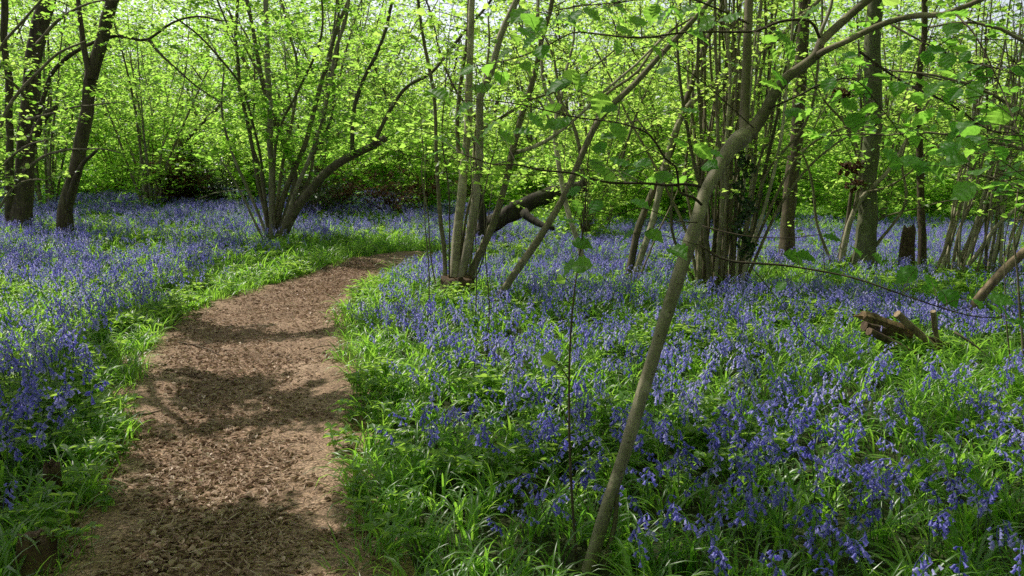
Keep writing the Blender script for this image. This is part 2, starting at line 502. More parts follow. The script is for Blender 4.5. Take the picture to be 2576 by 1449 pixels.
LEFT_PX = [(185, 1440), (245, 1290), (330, 1100), (352, 960), (400, 850), (520, 775), (690, 720), (800, 685), (880, 655), (985, 640)]
RIGHT_PX = [(930, 1440), (868, 1290), (862, 1130), (892, 980), (850, 880), (872, 790), (905, 745), (945, 708), (1010, 680), (1075, 662)]
LE = np.array([ground_px(*p)[:2] for p in LEFT_PX]); RE = np.array([ground_px(*p)[:2] for p in RIGHT_PX])
LE = np.vstack([[(-2.0, 0.5)], [(-1.78, 2.0)], LE, [(LE[-1][0] + 0.6, LE[-1][1] + 0.25)]])
RE = np.vstack([[(-0.25, 0.5)], [(-0.45, 2.0)], RE, [(RE[-1][0] + 0.6, RE[-1][1] + 0.35)]])


def resamp(P, n):
    S = spline(P, 0.05); d = np.concatenate([[0], np.cumsum(np.linalg.norm(np.diff(S, axis=0), axis=1))])
    q = np.linspace(0, d[-1], n)
    return np.stack([np.interp(q, d, S[:, i]) for i in range(2)], 1)


# keep left and right samples paired by control point
def paired(PL, PR, per=60):
    A = spline(np.hstack([PL, PR]), 1e9)
    Q = np.hstack([PL, PR]); Q = np.vstack([2 * Q[0] - Q[1], Q, 2 * Q[-1] - Q[-2]])
    out = []
    for i in range(1, len(Q) - 2):
        p0, p1, p2, p3 = Q[i - 1:i + 3]
        t = np.linspace(0, 1, per, endpoint=False)[:, None]
        out.append(0.5 * ((2 * p1) + (-p0 + p2) * t + (2 * p0 - 5 * p1 + 4 * p2 - p3) * t ** 2 + (-p0 + 3 * p1 - 3 * p2 + p3) * t ** 3))
    out = np.concatenate(out)
    return out[:, :2], out[:, 2:]


PL, PR = paired(LE, RE, 50)
PATH_POLY = np.vstack([PL[::5], PR[::-5]])


def in_poly(x, y, poly):
    c = np.zeros(len(x), bool); n = len(poly); j = n - 1
    for i in range(n):
        xi, yi = poly[i]; xj, yj = poly[j]
        m = ((yi > y) != (yj > y)) & (x < (xj - xi) * (y - yi) / (yj - yi + 1e-12) + xi)
        c ^= m; j = i
    return c


EDGE = np.vstack([PL[::4], PR[::4]])


def path_dist(x, y):
    """signed: negative inside the path"""
    out = np.empty(len(x))
    for a in range(0, len(x), 20000):
        d = np.sqrt(((x[a:a + 20000, None] - EDGE[None, :, 0]) ** 2 + (y[a:a + 20000, None] - EDGE[None, :, 1]) ** 2).min(1))
        out[a:a + 20000] = d
    return np.where(in_poly(x, y, PATH_POLY), -out, out)


def build_path():
    nw = 46
    s = np.linspace(-0.16, 1.16, nw)
    X = PL[:, None, 0] + (PR - PL)[:, None, 0] * s[None]; Y = PL[:, None, 1] + (PR - PL)[:, None, 1] * s[None]
    edge = np.minimum(sstep(-0.16, 0.04, s), sstep(1.16, 0.96, s))[None]
    Z = gz(X, Y) + 0.012 + edge * (0.024 * vnoise(X * 3, Y * 3, 1) + 0.014 * vnoise(X * 9, Y * 9, 2) + 0.006 * vnoise(X * 24, Y * 24, 3)) - 0.02 * (1 - edge) - 0.02 * np.sin(np.clip(s, 0, 1) * PI)[None]
    V = np.stack([X, Y, Z], -1).reshape(-1, 3); n = len(PL)
    i = np.arange(n - 1)[:, None] * nw; j = np.arange(nw - 1)[None]
    Q = np.stack([i + j, i + j + 1, i + nw + j + 1, i + nw + j], -1).reshape(-1, 4)
    mb = MB(); mb.add(V, Q)
    return tag(mb.build('path', M['path']), kind='structure')


path = build_path()


def path_point(t, s):
    """t along the path 0..1 (by sample), s across"""
    i = np.clip((t * (len(PL) - 1)).astype(int), 0, len(PL) - 1)
    return PL[i] + (PR[i] - PL[i]) * s[:, None]


def build_litter():
    mb = MB()
    n = 34000
    t = 0.06 + 0.80 * rng.random(n) ** 1.15; s = -0.06 + 1.12 * rng.random(n)
    p = path_point(t, s)
    near = p[:, 1]
    # more whole leaves on the left margin and close to the camera, more chips in the middle
    big = (rng.random(n) < np.where(s < 0.45, 0.34, 0.10))
    patch = vnoise(p[:, 0] * 1.6, p[:, 1] * 1.6, 8)
    keep = rng.random(n) < 0.25 + 0.9 * patch
    p = p[keep]; big = big[keep]; n = len(p)
    pos = np.stack([p[:, 0], p[:, 1], gz(p[:, 0], p[:, 1]) + 0.018 + 0.014 * rng.random(n)], 1)
    az = rng.random(n) * 2 * PI
    ax = np.stack([np.cos(az), np.sin(az), rng.normal(0, 0.12, n)], 1)
    nr = rng.normal(0, 0.24, (n, 3)); nr[:, 2] += 1
    sz = np.where(big, 0.022 + 0.026 * rng.random(n), 0.012 + 0.022 * rng.random(n))
    tint = np.clip(rng.beta(2, 2.2, n) + np.where(rng.random(n) < 0.04, 0.35, 0), 0, 1)
    b = big
    leaves(mb, pos[b], ax[b], nr[b], sz[b], 0, 0.5, tint[b], 0.7)
    leaves(mb, pos[~b], ax[~b], nr[~b], sz[~b] * 1.3, 0, 0.3, tint[~b], 0.3)
    # needles of wood and straw
    m = 5200
    t = 0.06 + 0.7 * rng.random(m); s = rng.random(m)
    p = path_point(t, s)
    pos = np.stack([p[:, 0], p[:, 1], gz(p[:, 0], p[:, 1]) + 0.028 + 0.012 * rng.random(m)], 1)
    az = rng.random(m) * 2 * PI
    ax = np.stack([np.cos(az), np.sin(az), rng.normal(0, 0.1, m)], 1)
    nr = rng.normal(0, 0.3, (m, 3)); nr[:, 2] += 1
    leaves(mb, pos, ax, nr, 0.03 + 0.07 * rng.random(m), 0, 0.0, np.clip(0.45 + 0.5 * rng.random(m), 0, 1), 0.07)
    return tag(mb.build('leaf_litter', M['litter']), kind='stuff', label='brown dead leaves and wood chips strewn over the trodden path', cat='leaf litter')


litter = build_litter()


# ------------------------------------------------------------------ ground flora
def bell(mb, p, ax, ln, r, sides=6, tint=0.5):
    """hanging bell with flared, curled tips"""
    ax = unit(ax); a = unit(np.cross(ax, [0.3, 0.2, 1])); b = np.cross(ax, a)
    prof = [(0.0, 0.35), (0.25, 0.85), (0.75, 0.9), (1.0, 1.55)] if sides > 4 else [(0.0, 0.4), (0.5, 0.95), (1.0, 1.5)]
    th = np.linspace(0, 2 * PI, sides, endpoint=False)
    V = []
    for f, k in prof:
        V.append(p + ax * ln * f + r * k * (np.cos(th)[:, None] * a + np.sin(th)[:, None] * b))
    V = np.concatenate(V); m = len(prof)
    i = np.arange(m - 1)[:, None] * sides; j = np.arange(sides)[None]; j2 = (j + 1) % sides
    Q = np.stack([i + j, i + j2, i + sides + j2, i + sides + j], -1).reshape(-1, 4)
    mb.add(V, Q, 0, np.clip(tint + rng.normal(0, 0.12) + np.repeat(np.linspace(-0.12, 0.12, m), sides), 0, 1))


def bluebell_parts(seed, sides=6):
    """(stem builder, flower head builder) of one nodding bluebell at the origin"""
    r_ = np.random.default_rng(seed)
    h = 0.33 + 0.09 * r_.random()
    lean = r_.normal(0, 0.05, 2); az = r_.random() * 2 * PI; nd = np.array([math.cos(az), math.sin(az)])
    t = np.linspace(0, 1, 9)
    droop = np.where(t > 0.72, (t - 0.72) / 0.28, 0)
    P = np.stack([lean[0] * t + nd[0] * 0.055 * droop ** 1.5, lean[1] * t + nd[1] * 0.055 * droop ** 1.5, h * t - 0.03 * droop ** 2.2], 1)
    st = MB(); tube(st, P, np.linspace(0.0030, 0.0016, 9), 4 if sides > 4 else 3, 0, 0, True, tint=0.3 + 0.6 * r_.random())
    fl = MB()
    nb = int(7 + r_.integers(0, 6))
    k0 = np.linspace(0.63, 1, 6)
    tube(fl, np.stack([np.interp(k0, t, P[:, i]) for i in range(3)], 1), 0.0021, 4 if sides > 4 else 3, 0, 0, True, tint=0.1)
    base = (0.35 if sides < 6 else 0.12) + 0.3 * r_.random()
    for k in range(nb):
        q = 0.66 + 0.34 * (k + 0.5) / nb
        p = np.array([np.interp(q, t, P[:, i]) for i in range(3)])
        a2 = az + r_.normal(0, 1.1) if k % 3 else az + r_.random() * 2 * PI
        out = np.array([math.cos(a2), math.sin(a2), 0])
        p0 = p; p = p + out * (0.012 + 0.017 * r_.random())
        if sides > 5: tube(fl, np.array([p0, (p0 + p) / 2 + [0, 0, 0.003], p + [0, 0, -0.002]]), 0.0011, 3, 0, 0, False, tint=0.1)
        big = 1.0 - 0.35 * (q - 0.66) / 0.34
        bell(fl, p, out * (0.4 + 0.7 * r_.random()) + np.array([0, 0, -1.0]), (0.021 + 0.006 * r_.random()) * big, 0.0074 * big, sides, base)
    return st, fl


def strap_clump(seed, nb=11, spread=1.0):
    r_ = np.random.default_rng(seed); mb = MB()
    for k in range(nb):
        az = r_.random() * 2 * PI; d = np.array([math.cos(az), math.sin(az), 0.0]); s = np.array([-d[1], d[0], 0])
        L = 0.20 + 0.18 * r_.random(); w = 0.0042 + 0.0036 * r_.random()
        arch = 0.5 + 1.3 * r_.random()
        o = d * 0.03 * r_.random() + s * r_.normal(0, 0.02)
        th0 = math.radians(86 - 20 * r_.random()); n = 6
        pts = [o.copy()]; th = th0
        tw = r_.normal(0, 0.5)
        for i in range(n):
            pts.append(pts[-1] + (L / n) * (d * math.cos(th) * spread + np.array([0, 0, math.sin(th)]) + s * 0.12 * tw))
            th -= arch * (0.12 + 0.22 * i / n) * 1.6
        pts = np.array(pts); pts[:, 2] = np.maximum(pts[:, 2], 0.008)
        wd = w * np.array([0.7, 1, 1.1, 1.05, 0.9, 0.6, 0.06])
        a = pts + s * wd[:, None]; b = pts - s * wd[:, None]
        m = pts.copy(); m[:, 2] -= wd * 0.5
        V = np.stack([a, m, b], 1).reshape(-1, 3)
        Q = []
        for i in range(n):
            Q += [(3 * i, 3 * i + 1, 3 * i + 4, 3 * i + 3), (3 * i + 1, 3 * i + 2, 3 * i + 5, 3 * i + 4)]
        mb.add(V, Q, 0, np.full(len(V), r_.random()))
    return mb


def grass_clump(seed, nb=16):
    r_ = np.random.default_rng(seed); mb = MB()
    for k in range(nb):
        az = r_.random() * 2 * PI; d = np.array([math.cos(az), math.sin(az), 0.0]); s = np.array([-d[1], d[0], 0])
        L = 0.10 + 0.14 * r_.random(); w = 0.0022 + 0.002 * r_.random()
        o = d * 0.05 * r_.random() + s * r_.normal(0, 0.03); th = math.radians(88 - 35 * r_.random()); n = 4
        pts = [o]
        for i in range(n):
            pts.append(pts[-1] + (L / n) * (d * math.cos(th) + np.array([0, 0, math.sin(th)]))); th -= 0.2 + 0.25 * r_.random()
        pts = np.array(pts); wd = w * np.array([1, 1, 0.85, 0.6, 0.08])
        V = np.stack([pts + s * wd[:, None], pts - s * wd[:, None]], 1).reshape(-1, 3)
        Q = [(2 * i, 2 * i + 1, 2 * i + 3, 2 * i + 2) for i in range(n)]
        mb.add(V, Q, 0, np.full(len(V), 0.4 + 0.6 * r_.random()))
    return mb


def herb_clump(seed, nl=9):
    """low broad-leaved herbs: stalks with whorls of pointed leaflets"""
    r_ = np.random.default_rng(seed); mb = MB()
    for k in range(nl):
        az = r_.random() * 2 * PI; rr = 0.09 * math.sqrt(r_.random()); o = np.array([rr * math.cos(az), rr * math.sin(az), 0])
        h = 0.07 + 0.10 * r_.random()
        tip = o + np.array([r_.normal(0, .02), r_.normal(0, .02), h])
        tube(mb, np.array([o, (o + tip) / 2, tip]), 0.0014, 3, 0, 0, False, tint=0.3)
        m = 5; a = np.linspace(0, 2 * PI, m, endpoint=False) + r_.random() * 6
        ax = np.stack([np.cos(a), np.sin(a), r_.normal(0.05, 0.2, m)], 1)
        nr = r_.normal(0, 0.2, (m, 3)); nr[:, 2] += 1
        leaves(mb, np.repeat(tip[None], m, 0), ax, nr, 0.032 + 0.022 * r_.random(m), 0, 0.25, np.clip(r_.random() + r_.normal(0, 0.1, m), 0, 1), 0.55)
    return mb


def source_collection(name, objs):
    c = bpy.data.collections.new(name)
    for o in objs: c.objects.link(o)
    return c


def scatter(name, pts, rot, scl, idx, coll, label, cat):
    """one object whose vertices carry plants (uncountable ground cover)"""
    me = bpy.data.meshes.new(name); me.vertices.add(len(pts)); me.vertices.foreach_set('co', pts.astype(np.float32).ravel())
    a = me.attributes.new('prot', 'FLOAT_VECTOR', 'POINT'); a.data.foreach_set('vector', rot.astype(np.float32).ravel())
    a = me.attributes.new('pscl', 'FLOAT', 'POINT'); a.data.foreach_set('value', scl.astype(np.float32))
    a = me.attributes.new('pidx', 'INT', 'POINT'); a.data.foreach_set('value', idx.astype(np.int32))
    o = bpy.data.objects.new(name, me); COL.objects.link(o)
    ng = bpy.data.node_groups.new(name + '_nodes', 'GeometryNodeTree')
    ng.interface.new_socket('Geometry', in_out='INPUT', socket_type='NodeSocketGeometry')
    ng.interface.new_socket('Geometry', in_out='OUTPUT', socket_type='NodeSocketGeometry')
    gi = ng.nodes.new('NodeGroupInput'); go = ng.nodes.new('NodeGroupOutput')
    ip = ng.nodes.new('GeometryNodeInstanceOnPoints'); ci = ng.nodes.new('GeometryNodeCollectionInfo')
    ci.inputs['Collection'].default_value = coll; ci.inputs['Separate Children'].default_value = True; ci.inputs['Reset Children'].default_value = True
    ip.inputs['Pick Instance'].default_value = True

    def attr(nm, ty):
        n = ng.nodes.new('GeometryNodeInputNamedAttribute'); n.data_type = ty; n.inputs['Name'].default_value = nm
        return [s for s in n.outputs if s.enabled and s.name == 'Attribute'][0]
    L = ng.links.new
    L(gi.outputs[0], ip.inputs['Points']); L(ci.outputs[0], ip.inputs['Instance'])
    L(attr('prot', 'FLOAT_VECTOR'), ip.inputs['Rotation']); L(attr('pscl', 'FLOAT'), ip.inputs['Scale']); L(attr('pidx', 'INT'), ip.inputs['Instance Index'])
    L(ip.outputs[0], go.inputs[0])
    md = o.modifiers.new('scatter', 'NODES'); md.node_group = ng
    return tag(o, label, cat, kind='stuff')


def sample_area(density_fn, dmax, y0, y1):
    """random points in the visible wedge, thinned by density_fn(x, y) in plants per m2"""
    A = 0
    xs_, ys_ = [], []
    n = int(dmax * (y1 - y0) * (2 * (0.68 * y1 + 1.2)))
    y = y0 + (y1 - y0) * rng.random(n); hw = 0.68 * y1 + 1.2
    x = (2 * rng.random(n) - 1) * hw
    k = np.abs(x) < 0.68 * y + 1.2
    x = x[k]; y = y[k]
    d = density_fn(x, y)
    k = rng.random(len(x)) < d / dmax
    return x[k], y[k]


def far_edge(x):
    """how far the flowers reach (metres) for a given x"""
    return np.where(x < 0, 26.0, 19.0)


def common(x, y):
    pd = path_dist(x, y)
    return pd


def verge(x, y, pd):
    """grassy, flowerless verge: wide along the far left edge of the path and on the right of the path near the camera"""
    w = 0.14 + 0.20 * vnoise(x * 1.3, y * 1.3, 4)
    right = x > np.interp(y, PR[:, 1][:500], PR[:, 0][:500])
    w = np.where(right & (y < 9), w + 0.16 * sstep(9, 5, y), w)
    w = np.where(~right & (y > 9.5), w + 1.0 * sstep(9.5, 12, y), w)
    w = np.where(~right & (y < 9.5), w + 0.03, w)
    return w


STC = ground_px(1150, 748)[:2]; LOGC = ground_px(2270, 905)[:2]; TB = ground_px(1478, 1436)[:2]


def dens_flower(x, y):
    pd = path_dist(x, y); v = verge(x, y, pd)
    f = sstep(0.6, 1.6, pd / v)
    patch = vnoise(x * 0.8, y * 0.8, 21); p2 = vnoise(x * 2.6, y * 2.6, 22)
    p3 = vnoise(x * 5.5, y * 5.5, 23)
    pm = np.clip(0.10 + 1.25 * sstep(0.30, 0.70, patch * 0.40 + p2 * 0.38 + p3 * 0.22), 0, 1.35)
    pm = pm * np.where((x < np.interp(y, PL[:, 1][:500], PL[:, 0][:500])) & (y > 5), 0.78, 1.0)
    far = 1.0 - sstep(0, 1, (y - far_edge(x) + 3) / 5)
    dens = np.interp(y, [1.5, 5, 9, 15, 26], [62, 62, 72, 84, 86])
    keep = np.hypot((x - LOGC[0]) / 0.62, (y - LOGC[1] + 0.45) / 0.62) > 1
    keep &= np.hypot(x - TB[0], y - TB[1] + 0.12) > 0.16
    keep &= np.hypot((x - STC[0]) / 0.42, (y - STC[1] + 0.65) / 1.0) > 1
    return dens * pm * f * far * (pd > 0.06) * keep


def dens_blade(x, y):
    pd = path_dist(x, y)
    e = vnoise(x * 5, y * 5, 31) * 0.16
    f = np.where(pd > -0.05 + e, 1.0, 0.0)
    dens = np.interp(y, [1.5, 5, 9, 14, 26], [64, 54, 38, 26, 14])
    far = 1.0 - sstep(0, 1, (y - 24) / 6)
    base = np.hypot((x - TB[0] + 0.02) / 0.13, (y - TB[1] + 0.16) / 0.26) > 1
    return dens * f * (0.55 + 0.7 * vnoise(x * 1.7, y * 1.7, 33)) * far * base


def dens_grass(x, y):
    pd = path_dist(x, y); v = verge(x, y, pd)
    e = vnoise(x * 6, y * 6, 35) * 0.22
    f = np.where(pd > -0.10 + e, 1.0, 0.025) * (0.35 + 1.6 * (1 - sstep(0.7, 1.6, pd / v)))
    dens = np.interp(y, [1.5, 6, 12, 30], [26, 30, 34, 12])
    base = np.hypot((x - TB[0] + 0.02) / 0.13, (y - TB[1] + 0.16) / 0.26) > 1
    return dens * f * base


def dens_herb(x, y):
    pd = path_dist(x, y)
    f = np.where(pd > 0.02, 1.0, 0.0)
    pn = vnoise(x * 0.9 + 7, y * 0.9, 41)
    clear = np.hypot((x - TB[0]) / 0.7, (y - TB[1]) / 0.8) > 1
    clear &= np.hypot((x - LOGC[0]) / 1.3, (y - LOGC[1] + 0.4) / 1.3) > 1
    return 24 * f * sstep(0.48, 0.75, pn) * (1 - sstep(12, 20, y)) * clear


def plant_rot(n, tilt):
    return np.stack([rng.normal(0, tilt, n), rng.normal(0, tilt, n), rng.random(n) * 2 * PI], 1)


def flora():
    # --- bluebells
    x, y = sample_area(dens_flower, 110, 1.6, 31)
    n = len(x); scl = (0.80 + 0.36 * rng.random(n)) * np.interp(y, [3, 5, 7, 12, 26], [0.84, 0.90, 0.88, 0.82, 0.82]) * np.where(x < -2.2, 1.10, 1.0); idx = rng.integers(0, 7, n)
    z = gz(x, y) - 0.015
    # individuals: the nearest three hundred inside the picture
    d = (np.stack([x, y, z + 0.28], 1) - CAM)
    fwd = d[:, 1] * CP - d[:, 2] * SP; upc = d[:, 1] * SP + d[:, 2] * CP
    u = d[:, 0] / fwd; v = upc / fwd
    inside = (np.abs(u) < W0 / 2 / F0 * 1.0) & (v > -H0 / 2 / F0 * 0.98) & (fwd > 1.0)
    order = np.argsort(np.where(inside, fwd, 1e9))[:300]
    near = np.zeros(n, bool); near[order] = True
    # low detail instances
    protos = []
    for k in range(7):
        st, fl = bluebell_parts(100 + k, 5)
        base = st.n
        for V, F, T in zip(fl.V, fl.F, fl.T):
            pass
        mb = MB(); mb.V = st.V + fl.V; mb.T = st.T + fl.T; mb.SM = st.SM + fl.SM
        mb.MI = [a * 0 + 1 for a in st.MI] + fl.MI
        mb.F = st.F + [f + base for f in fl.F]; mb.n = base + fl.n
        protos.append(mb.build('bluebell_source', [M['petal'], M['stalk']], link=False))
    far = ~near
    scatter('bluebell_carpet', np.stack([x, y, z], 1)[far], plant_rot(far.sum(), 0.10), scl[far], idx[far], source_collection('bluebell_sources', protos),
            'sea of violet blue bluebells covering the woodland floor on both sides of the path', 'bluebells')
    # individual flowers
    kinds = []
    for k in range(8):
        st, fl = bluebell_parts(200 + k, 6)
        kinds.append((st.mesh('stem', [M['stalk']]), fl.mesh('flower_head', [M['petal']])))
    for q, i in enumerate(order):
        ms, mf = kinds[q % 8]
        left = x[i] < np.interp(y[i], PL[:, 1][:500], PL[:, 0][:500]) + 0.3
        if left: lab, gp = 'violet blue bluebell nodding over arching leaves in the shady lower left corner', 'bluebells in the lower left corner'
        elif x[i] < 0.33: lab, gp = 'violet blue bluebell nearest the camera, between the path and the leaning grey trunk', 'near bluebells between path and leaning trunk'
        else: lab, gp = 'violet blue bluebell nearest the camera, right of the foot of the leaning grey trunk', 'near bluebells right of the leaning trunk'
        e = empty('bluebell', (x[i], y[i], z[i]), lab, 'bluebell', gp)
        e.rotation_euler = (rng.normal(0, .1), rng.normal(0, .1), rng.random() * 2 * PI); s = float(scl[i]); e.scale = (s, s, s)
        for nm, me in (('stem', ms), ('flower_head', mf)):
            o = bpy.data.objects.new(nm, me); COL.objects.link(o); o.parent = e
    # --- strap leaves, grass, herbs
    x, y = sample_area(dens_blade, 82, 1.4, 30); n = len(x)
    src = [strap_clump(300 + k, 9 + k % 4).build('strap_leaf_source', [M['blade']], link=False) for k in range(7)]
    sc = (0.75 + 0.55 * rng.random(n)) * np.interp(y, [0, 4, 10, 30], [0.8, 0.85, 1, 1.2])
    scatter('strap_leaves', np.stack([x, y, gz(x, y) - 0.02], 1), plant_rot(n, 0.12), sc, rng.integers(0, 7, n), source_collection('strap_leaf_sources', src),
            'glossy green strap-like bluebell leaves arching over the ground under the flowers', 'leaves')
    x, y = sample_area(dens_grass, 62, 1.4, 30); n = len(x)
    src = [grass_clump(400 + k).build('grass_source', [M['blade']], link=False) for k in range(5)]
    scatter('grass', np.stack([x, y, gz(x, y) - 0.02], 1), plant_rot(n, 0.12), (0.7 + 0.7 * rng.random(n)) * np.where(path_dist(x, y) < -0.12, 0.22, 1.0), rng.integers(0, 5, n), source_collection('grass_sources', src),
            'short fresh grass along both margins of the path', 'grass')
    x, y = sample_area(dens_herb, 26, 1.4, 21); n = len(x)
    src = [herb_clump(500 + k).build('herb_source', [M['herb']], link=False) for k in range(5)]
    scatter('ground_herbs', np.stack([x, y, gz(x, y) - 0.01], 1), plant_rot(n, 0.08), 0.8 + 0.6 * rng.random(n), rng.integers(0, 5, n), source_collection('herb_sources', src),
            'patches of pale green broad-leaved herbs between the bluebells', 'herbs')


flora()

# ------------------------------------------------------------------ leaning hazel in front
def hero_leaf(mb, p, ax, nr, size, mi=1, tint=0.5, petiole=None):
    """rounded, pleated, toothed hazel leaf"""
    ax = unit(ax); sd = unit(np.cross(ax, nr)); nn = np.cross(sd, ax)
    n = 9
    f = np.linspace(0, 1, n)
    f[-1] = 1.10
    prof = 0.47 * np.array([0.20, 0.66, 0.90, 1.0, 1.0, 0.92, 0.74, 0.40, 0.0])
    droop = rng.uniform(0.05, 0.5); cup = rng.uniform(-0.25, 0.35)
    V = []; T = []
    for i in range(n):
        m = np.array([0, f[i], -droop * f[i] ** 2])
        pl = 0.045 if i % 2 else -0.045
        tooth = 1.0 + (0.07 if i % 2 else -0.05)
        for sgn in (-1, -0.5, 0, 0.5, 1):
            w = prof[i] * abs(sgn) * tooth
            x = w * (1 if sgn > 0 else -1 if sgn < 0 else 0)
            yv = f[i] + 0.20 * w * (1 - f[i])
            z = -droop * f[i] ** 2 + cup * w + (pl * abs(sgn) if 0 < i < n - 1 else 0)
            V.append(p + size * (sd * x + ax * yv + nn * z)); T.append(np.clip(tint + (-0.10 if sgn == 0 else 0.05 * (1 if i % 2 else -1)), 0, 1))
    Q = []
    for i in range(n - 1):
        for k in range(4):
            a = 5 * i + k
            Q.append((a, a + 1, a + 6, a + 5))
    mb.add(np.array(V), Q, mi, np.array(T), False)


def along(P, q):
    d = np.concatenate([[0], np.cumsum(np.linalg.norm(np.diff(P, axis=0), axis=1))])
    return np.array([np.interp(q * d[-1], d, P[:, i]) for i in range(3)])


def front_tree():
    base = ground_px(1478, 1436); Y0 = base[1]
    root = empty('leaning_hazel', base, 'smooth grey leaning hazel in the near foreground, forking above a swollen knot', 'tree')
    def st(pts, w0, w1, Ya, dY=0.0): return px_stem(pts, Ya, w0, w1, dY, 0.03)
    TR = [(1466, 1480), (1490, 1400), (1530, 1265), (1568, 1150), (1602, 1035), (1640, 910), (1682, 775), (1722, 650), (1752, 560), (1772, 490), (1798, 440), (1836, 376), (1878, 338)]
    P, R = st(TR, 52, 52, Y0, 0.55)
    # slight irregular thickness, knot at the fork
    R = R * (1 + 0.06 * np.sin(np.arange(len(R)) * 0.33) * 0.5)
    d_end = np.linalg.norm(P - P[-1], axis=1)
    R = R * np.interp(d_end, [0, 0.05, 0.11, 0.22, 1], [1.15, 1.32, 1.12, 0.98, 1.0])
    mb = MB(); tube(mb, P, R, 14, 0, 0.05, True, 0.15)
    # knots along the trunk
    for q, a in ((0.18, 0.5), (0.33, 2.0), (0.47, 3.9), (0.58, 1.1), (0.74, 5.0)):
        c = along(P, q); rr = R[0] * 0.9
        out = np.array([math.cos(a), -abs(math.sin(a)) * 0.8, 0.25])
        tube(mb, np.array([c, c + out * rr * 0.85, c + out * rr * 1.1]), np.array([0.5, 0.32, 0.14]) * rr, 7, 0, 0.1)
    for q in (0.10, 0.16, 0.24, 0.30, 0.38, 0.44, 0.52, 0.57, 0.63, 0.70, 0.78, 0.86, 0.93):
        c = along(P, q); a = rng.uniform(-0.9, 0.9); o_ = np.array([math.sin(a), -math.cos(a), 0.1]); rr = R[len(R) // 2]
        sdw = np.array([math.cos(a), math.sin(a), 0]) * rr * rng.uniform(0.18, 0.34)
        tube(mb, np.array([c + o_ * rr * 0.93 - sdw, c + o_ * rr * 1.0, c + o_ * rr * 0.93 + sdw]), np.array([0.04, 0.12, 0.04]) * rr, 5, 1, 0.2)
    trunk = mb.build('trunk', [M['front'], M['twig']], root, base)
    YF = P[-1][1]
    def part(name, pts, w0, w1, Ya, dY, mat='front', sides=9, parent=root):
        Q, r = st(pts, w0, w1, Ya, dY); m = MB(); tube(m, Q, r, sides, 0, 0.06, True, 0.25)
        m.build(name, M[mat], parent, base); return Q
    lim = []  # darker bark on these limbs puts their shade into the colour
    lim.append(part('limb', [(1876, 345), (1873, 305), (1875, 230), (1879, 140), (1884, 0), (1886, -100), (1895, -250), (1880, -520)], 36, 28, YF, 0.25, 'hazel'))
    lim.append(part('limb', [(1880, 340), (1900, 318), (1927, 278), (1948, 235), (1985, 191), (2040, 151), (2058, 128), (2066, 104), (2113, 60), (2173, 8), (2290, -90), (2420, -220)], 46, 26, YF, 0.1, 'hazel'))
    lim.append(part('limb', [(2050, 143), (2075, 128), (2120, 108), (2203, 68), (2260, 48), (2315, 38), (2370, 36), (2466, 0), (2560, -50), (2700, -120)], 24, 17, YF + .05, -0.3, 'hazel'))
    part('spur', [(2066, 120), (2062, 90), (2078, 50), (2092, 10), (2100, -60)], 18, 9, YF + 0.05, 0.05)
    part('sucker', [(1512, 1470), (1530, 1390), (1548, 1310), (1552, 1250), (1560, 1190), (1580, 1130)], 22, 17, Y0 + 0.03, 0.1, 'hazel_dark')
    # long thin branches, with leaves: one bough part each
    tw = []
    def twig(pts, w0, w1, Ya, dY):
        Q, r = st(pts, w0, w1, Ya, dY); tw.append((Q, r)); return Q
    A = twig([(1762, 470), (1725, 463), (1680, 466), (1620, 461), (1530, 459), (1440, 436), (1360, 428), (1300, 414), (1245, 415), (1205, 402), (1168, 390)], 13, 4, YF - .35, -0.25)
    B = twig([(1765, 515), (1745, 497), (1712, 485), (1706, 455), (1700, 420), (1672, 398), (1635, 340), (1560, 310), (1450, 295), (1310, 263), (1200, 250)], 11, 4, YF - .32, -0.3)
    C = twig([(2062, 95), (2035, 52), (1960, 55), (1900, 78), (1800, 80), (1720, 82), (1610, 95), (1500, 85), (1440, 83), (1370, 118), (1290, 148), (1200, 165)], 11, 4, YF, -0.4)
    D_ = twig([(1766, 568), (1830, 585), (1900, 596), (1990, 598), (2060, 590)], 6, 3, YF - .3, -0.2)
    E = twig([(1762, 618), (1832, 655), (1967, 667), (2092, 687), (2167, 705), (2290, 748), (2430, 792), (2520, 800)], 10, 4, YF - .25, -0.5)
    E2 = twig([(1880, 660), (1930, 720), (1975, 780), (2020, 840), (2110, 905)], 4, 2, YF - .2, -0.2)
    F_ = twig([(2162, 130), (2270, 205), (2390, 262), (2495, 330), (2600, 345), (2700, 380)], 10, 4, YF, -0.45)
    G = twig([(1930, 275), (2010, 240), (2070, 210), (2150, 200), (2215, 270), (2260, 330)], 8, 3, YF, -0.3)
    H = twig([(2240, 60), (2330, 110), (2420, 150), (2500, 170), (2600, 200)], 8, 3, YF, -0.7)
    I = twig([(2400, 30), (2460, 100), (2530, 250), (2590, 420), (2600, 520)], 7, 3, YF - .2, -0.9)
    J = twig([(1884, 60), (1800, 20), (1700, -10), (1560, 5), (1430, 20), (1330, 45)], 8, 3, YF, -0.5)
    K = twig([(1755, 560), (1700, 555), (1640, 530), (1600, 525), (1540, 540), (1470, 520)], 5, 2, YF - .4, -0.2)
    L_ = twig([(1896, 322), (1850, 280), (1790, 225), (1740, 185), (1700, 158), (1660, 120)], 5, 3, YF - .1, -0.15)
    boughs = []
    allP = []
    for Q, r in tw:
        m = MB(); tube(m, Q, r, 6, 0, 0.08, True)
        boughs.append(m); allP.append(Q)
    def owner(p):
        best = None
        for i, Q in enumerate(allP):
            d = np.linalg.norm(Q - p, axis=1); j = int(d.argmin())
            if best is None or d[j] < best[0]: best = (d[j], i, j)
        return best
    X0 = 858.6
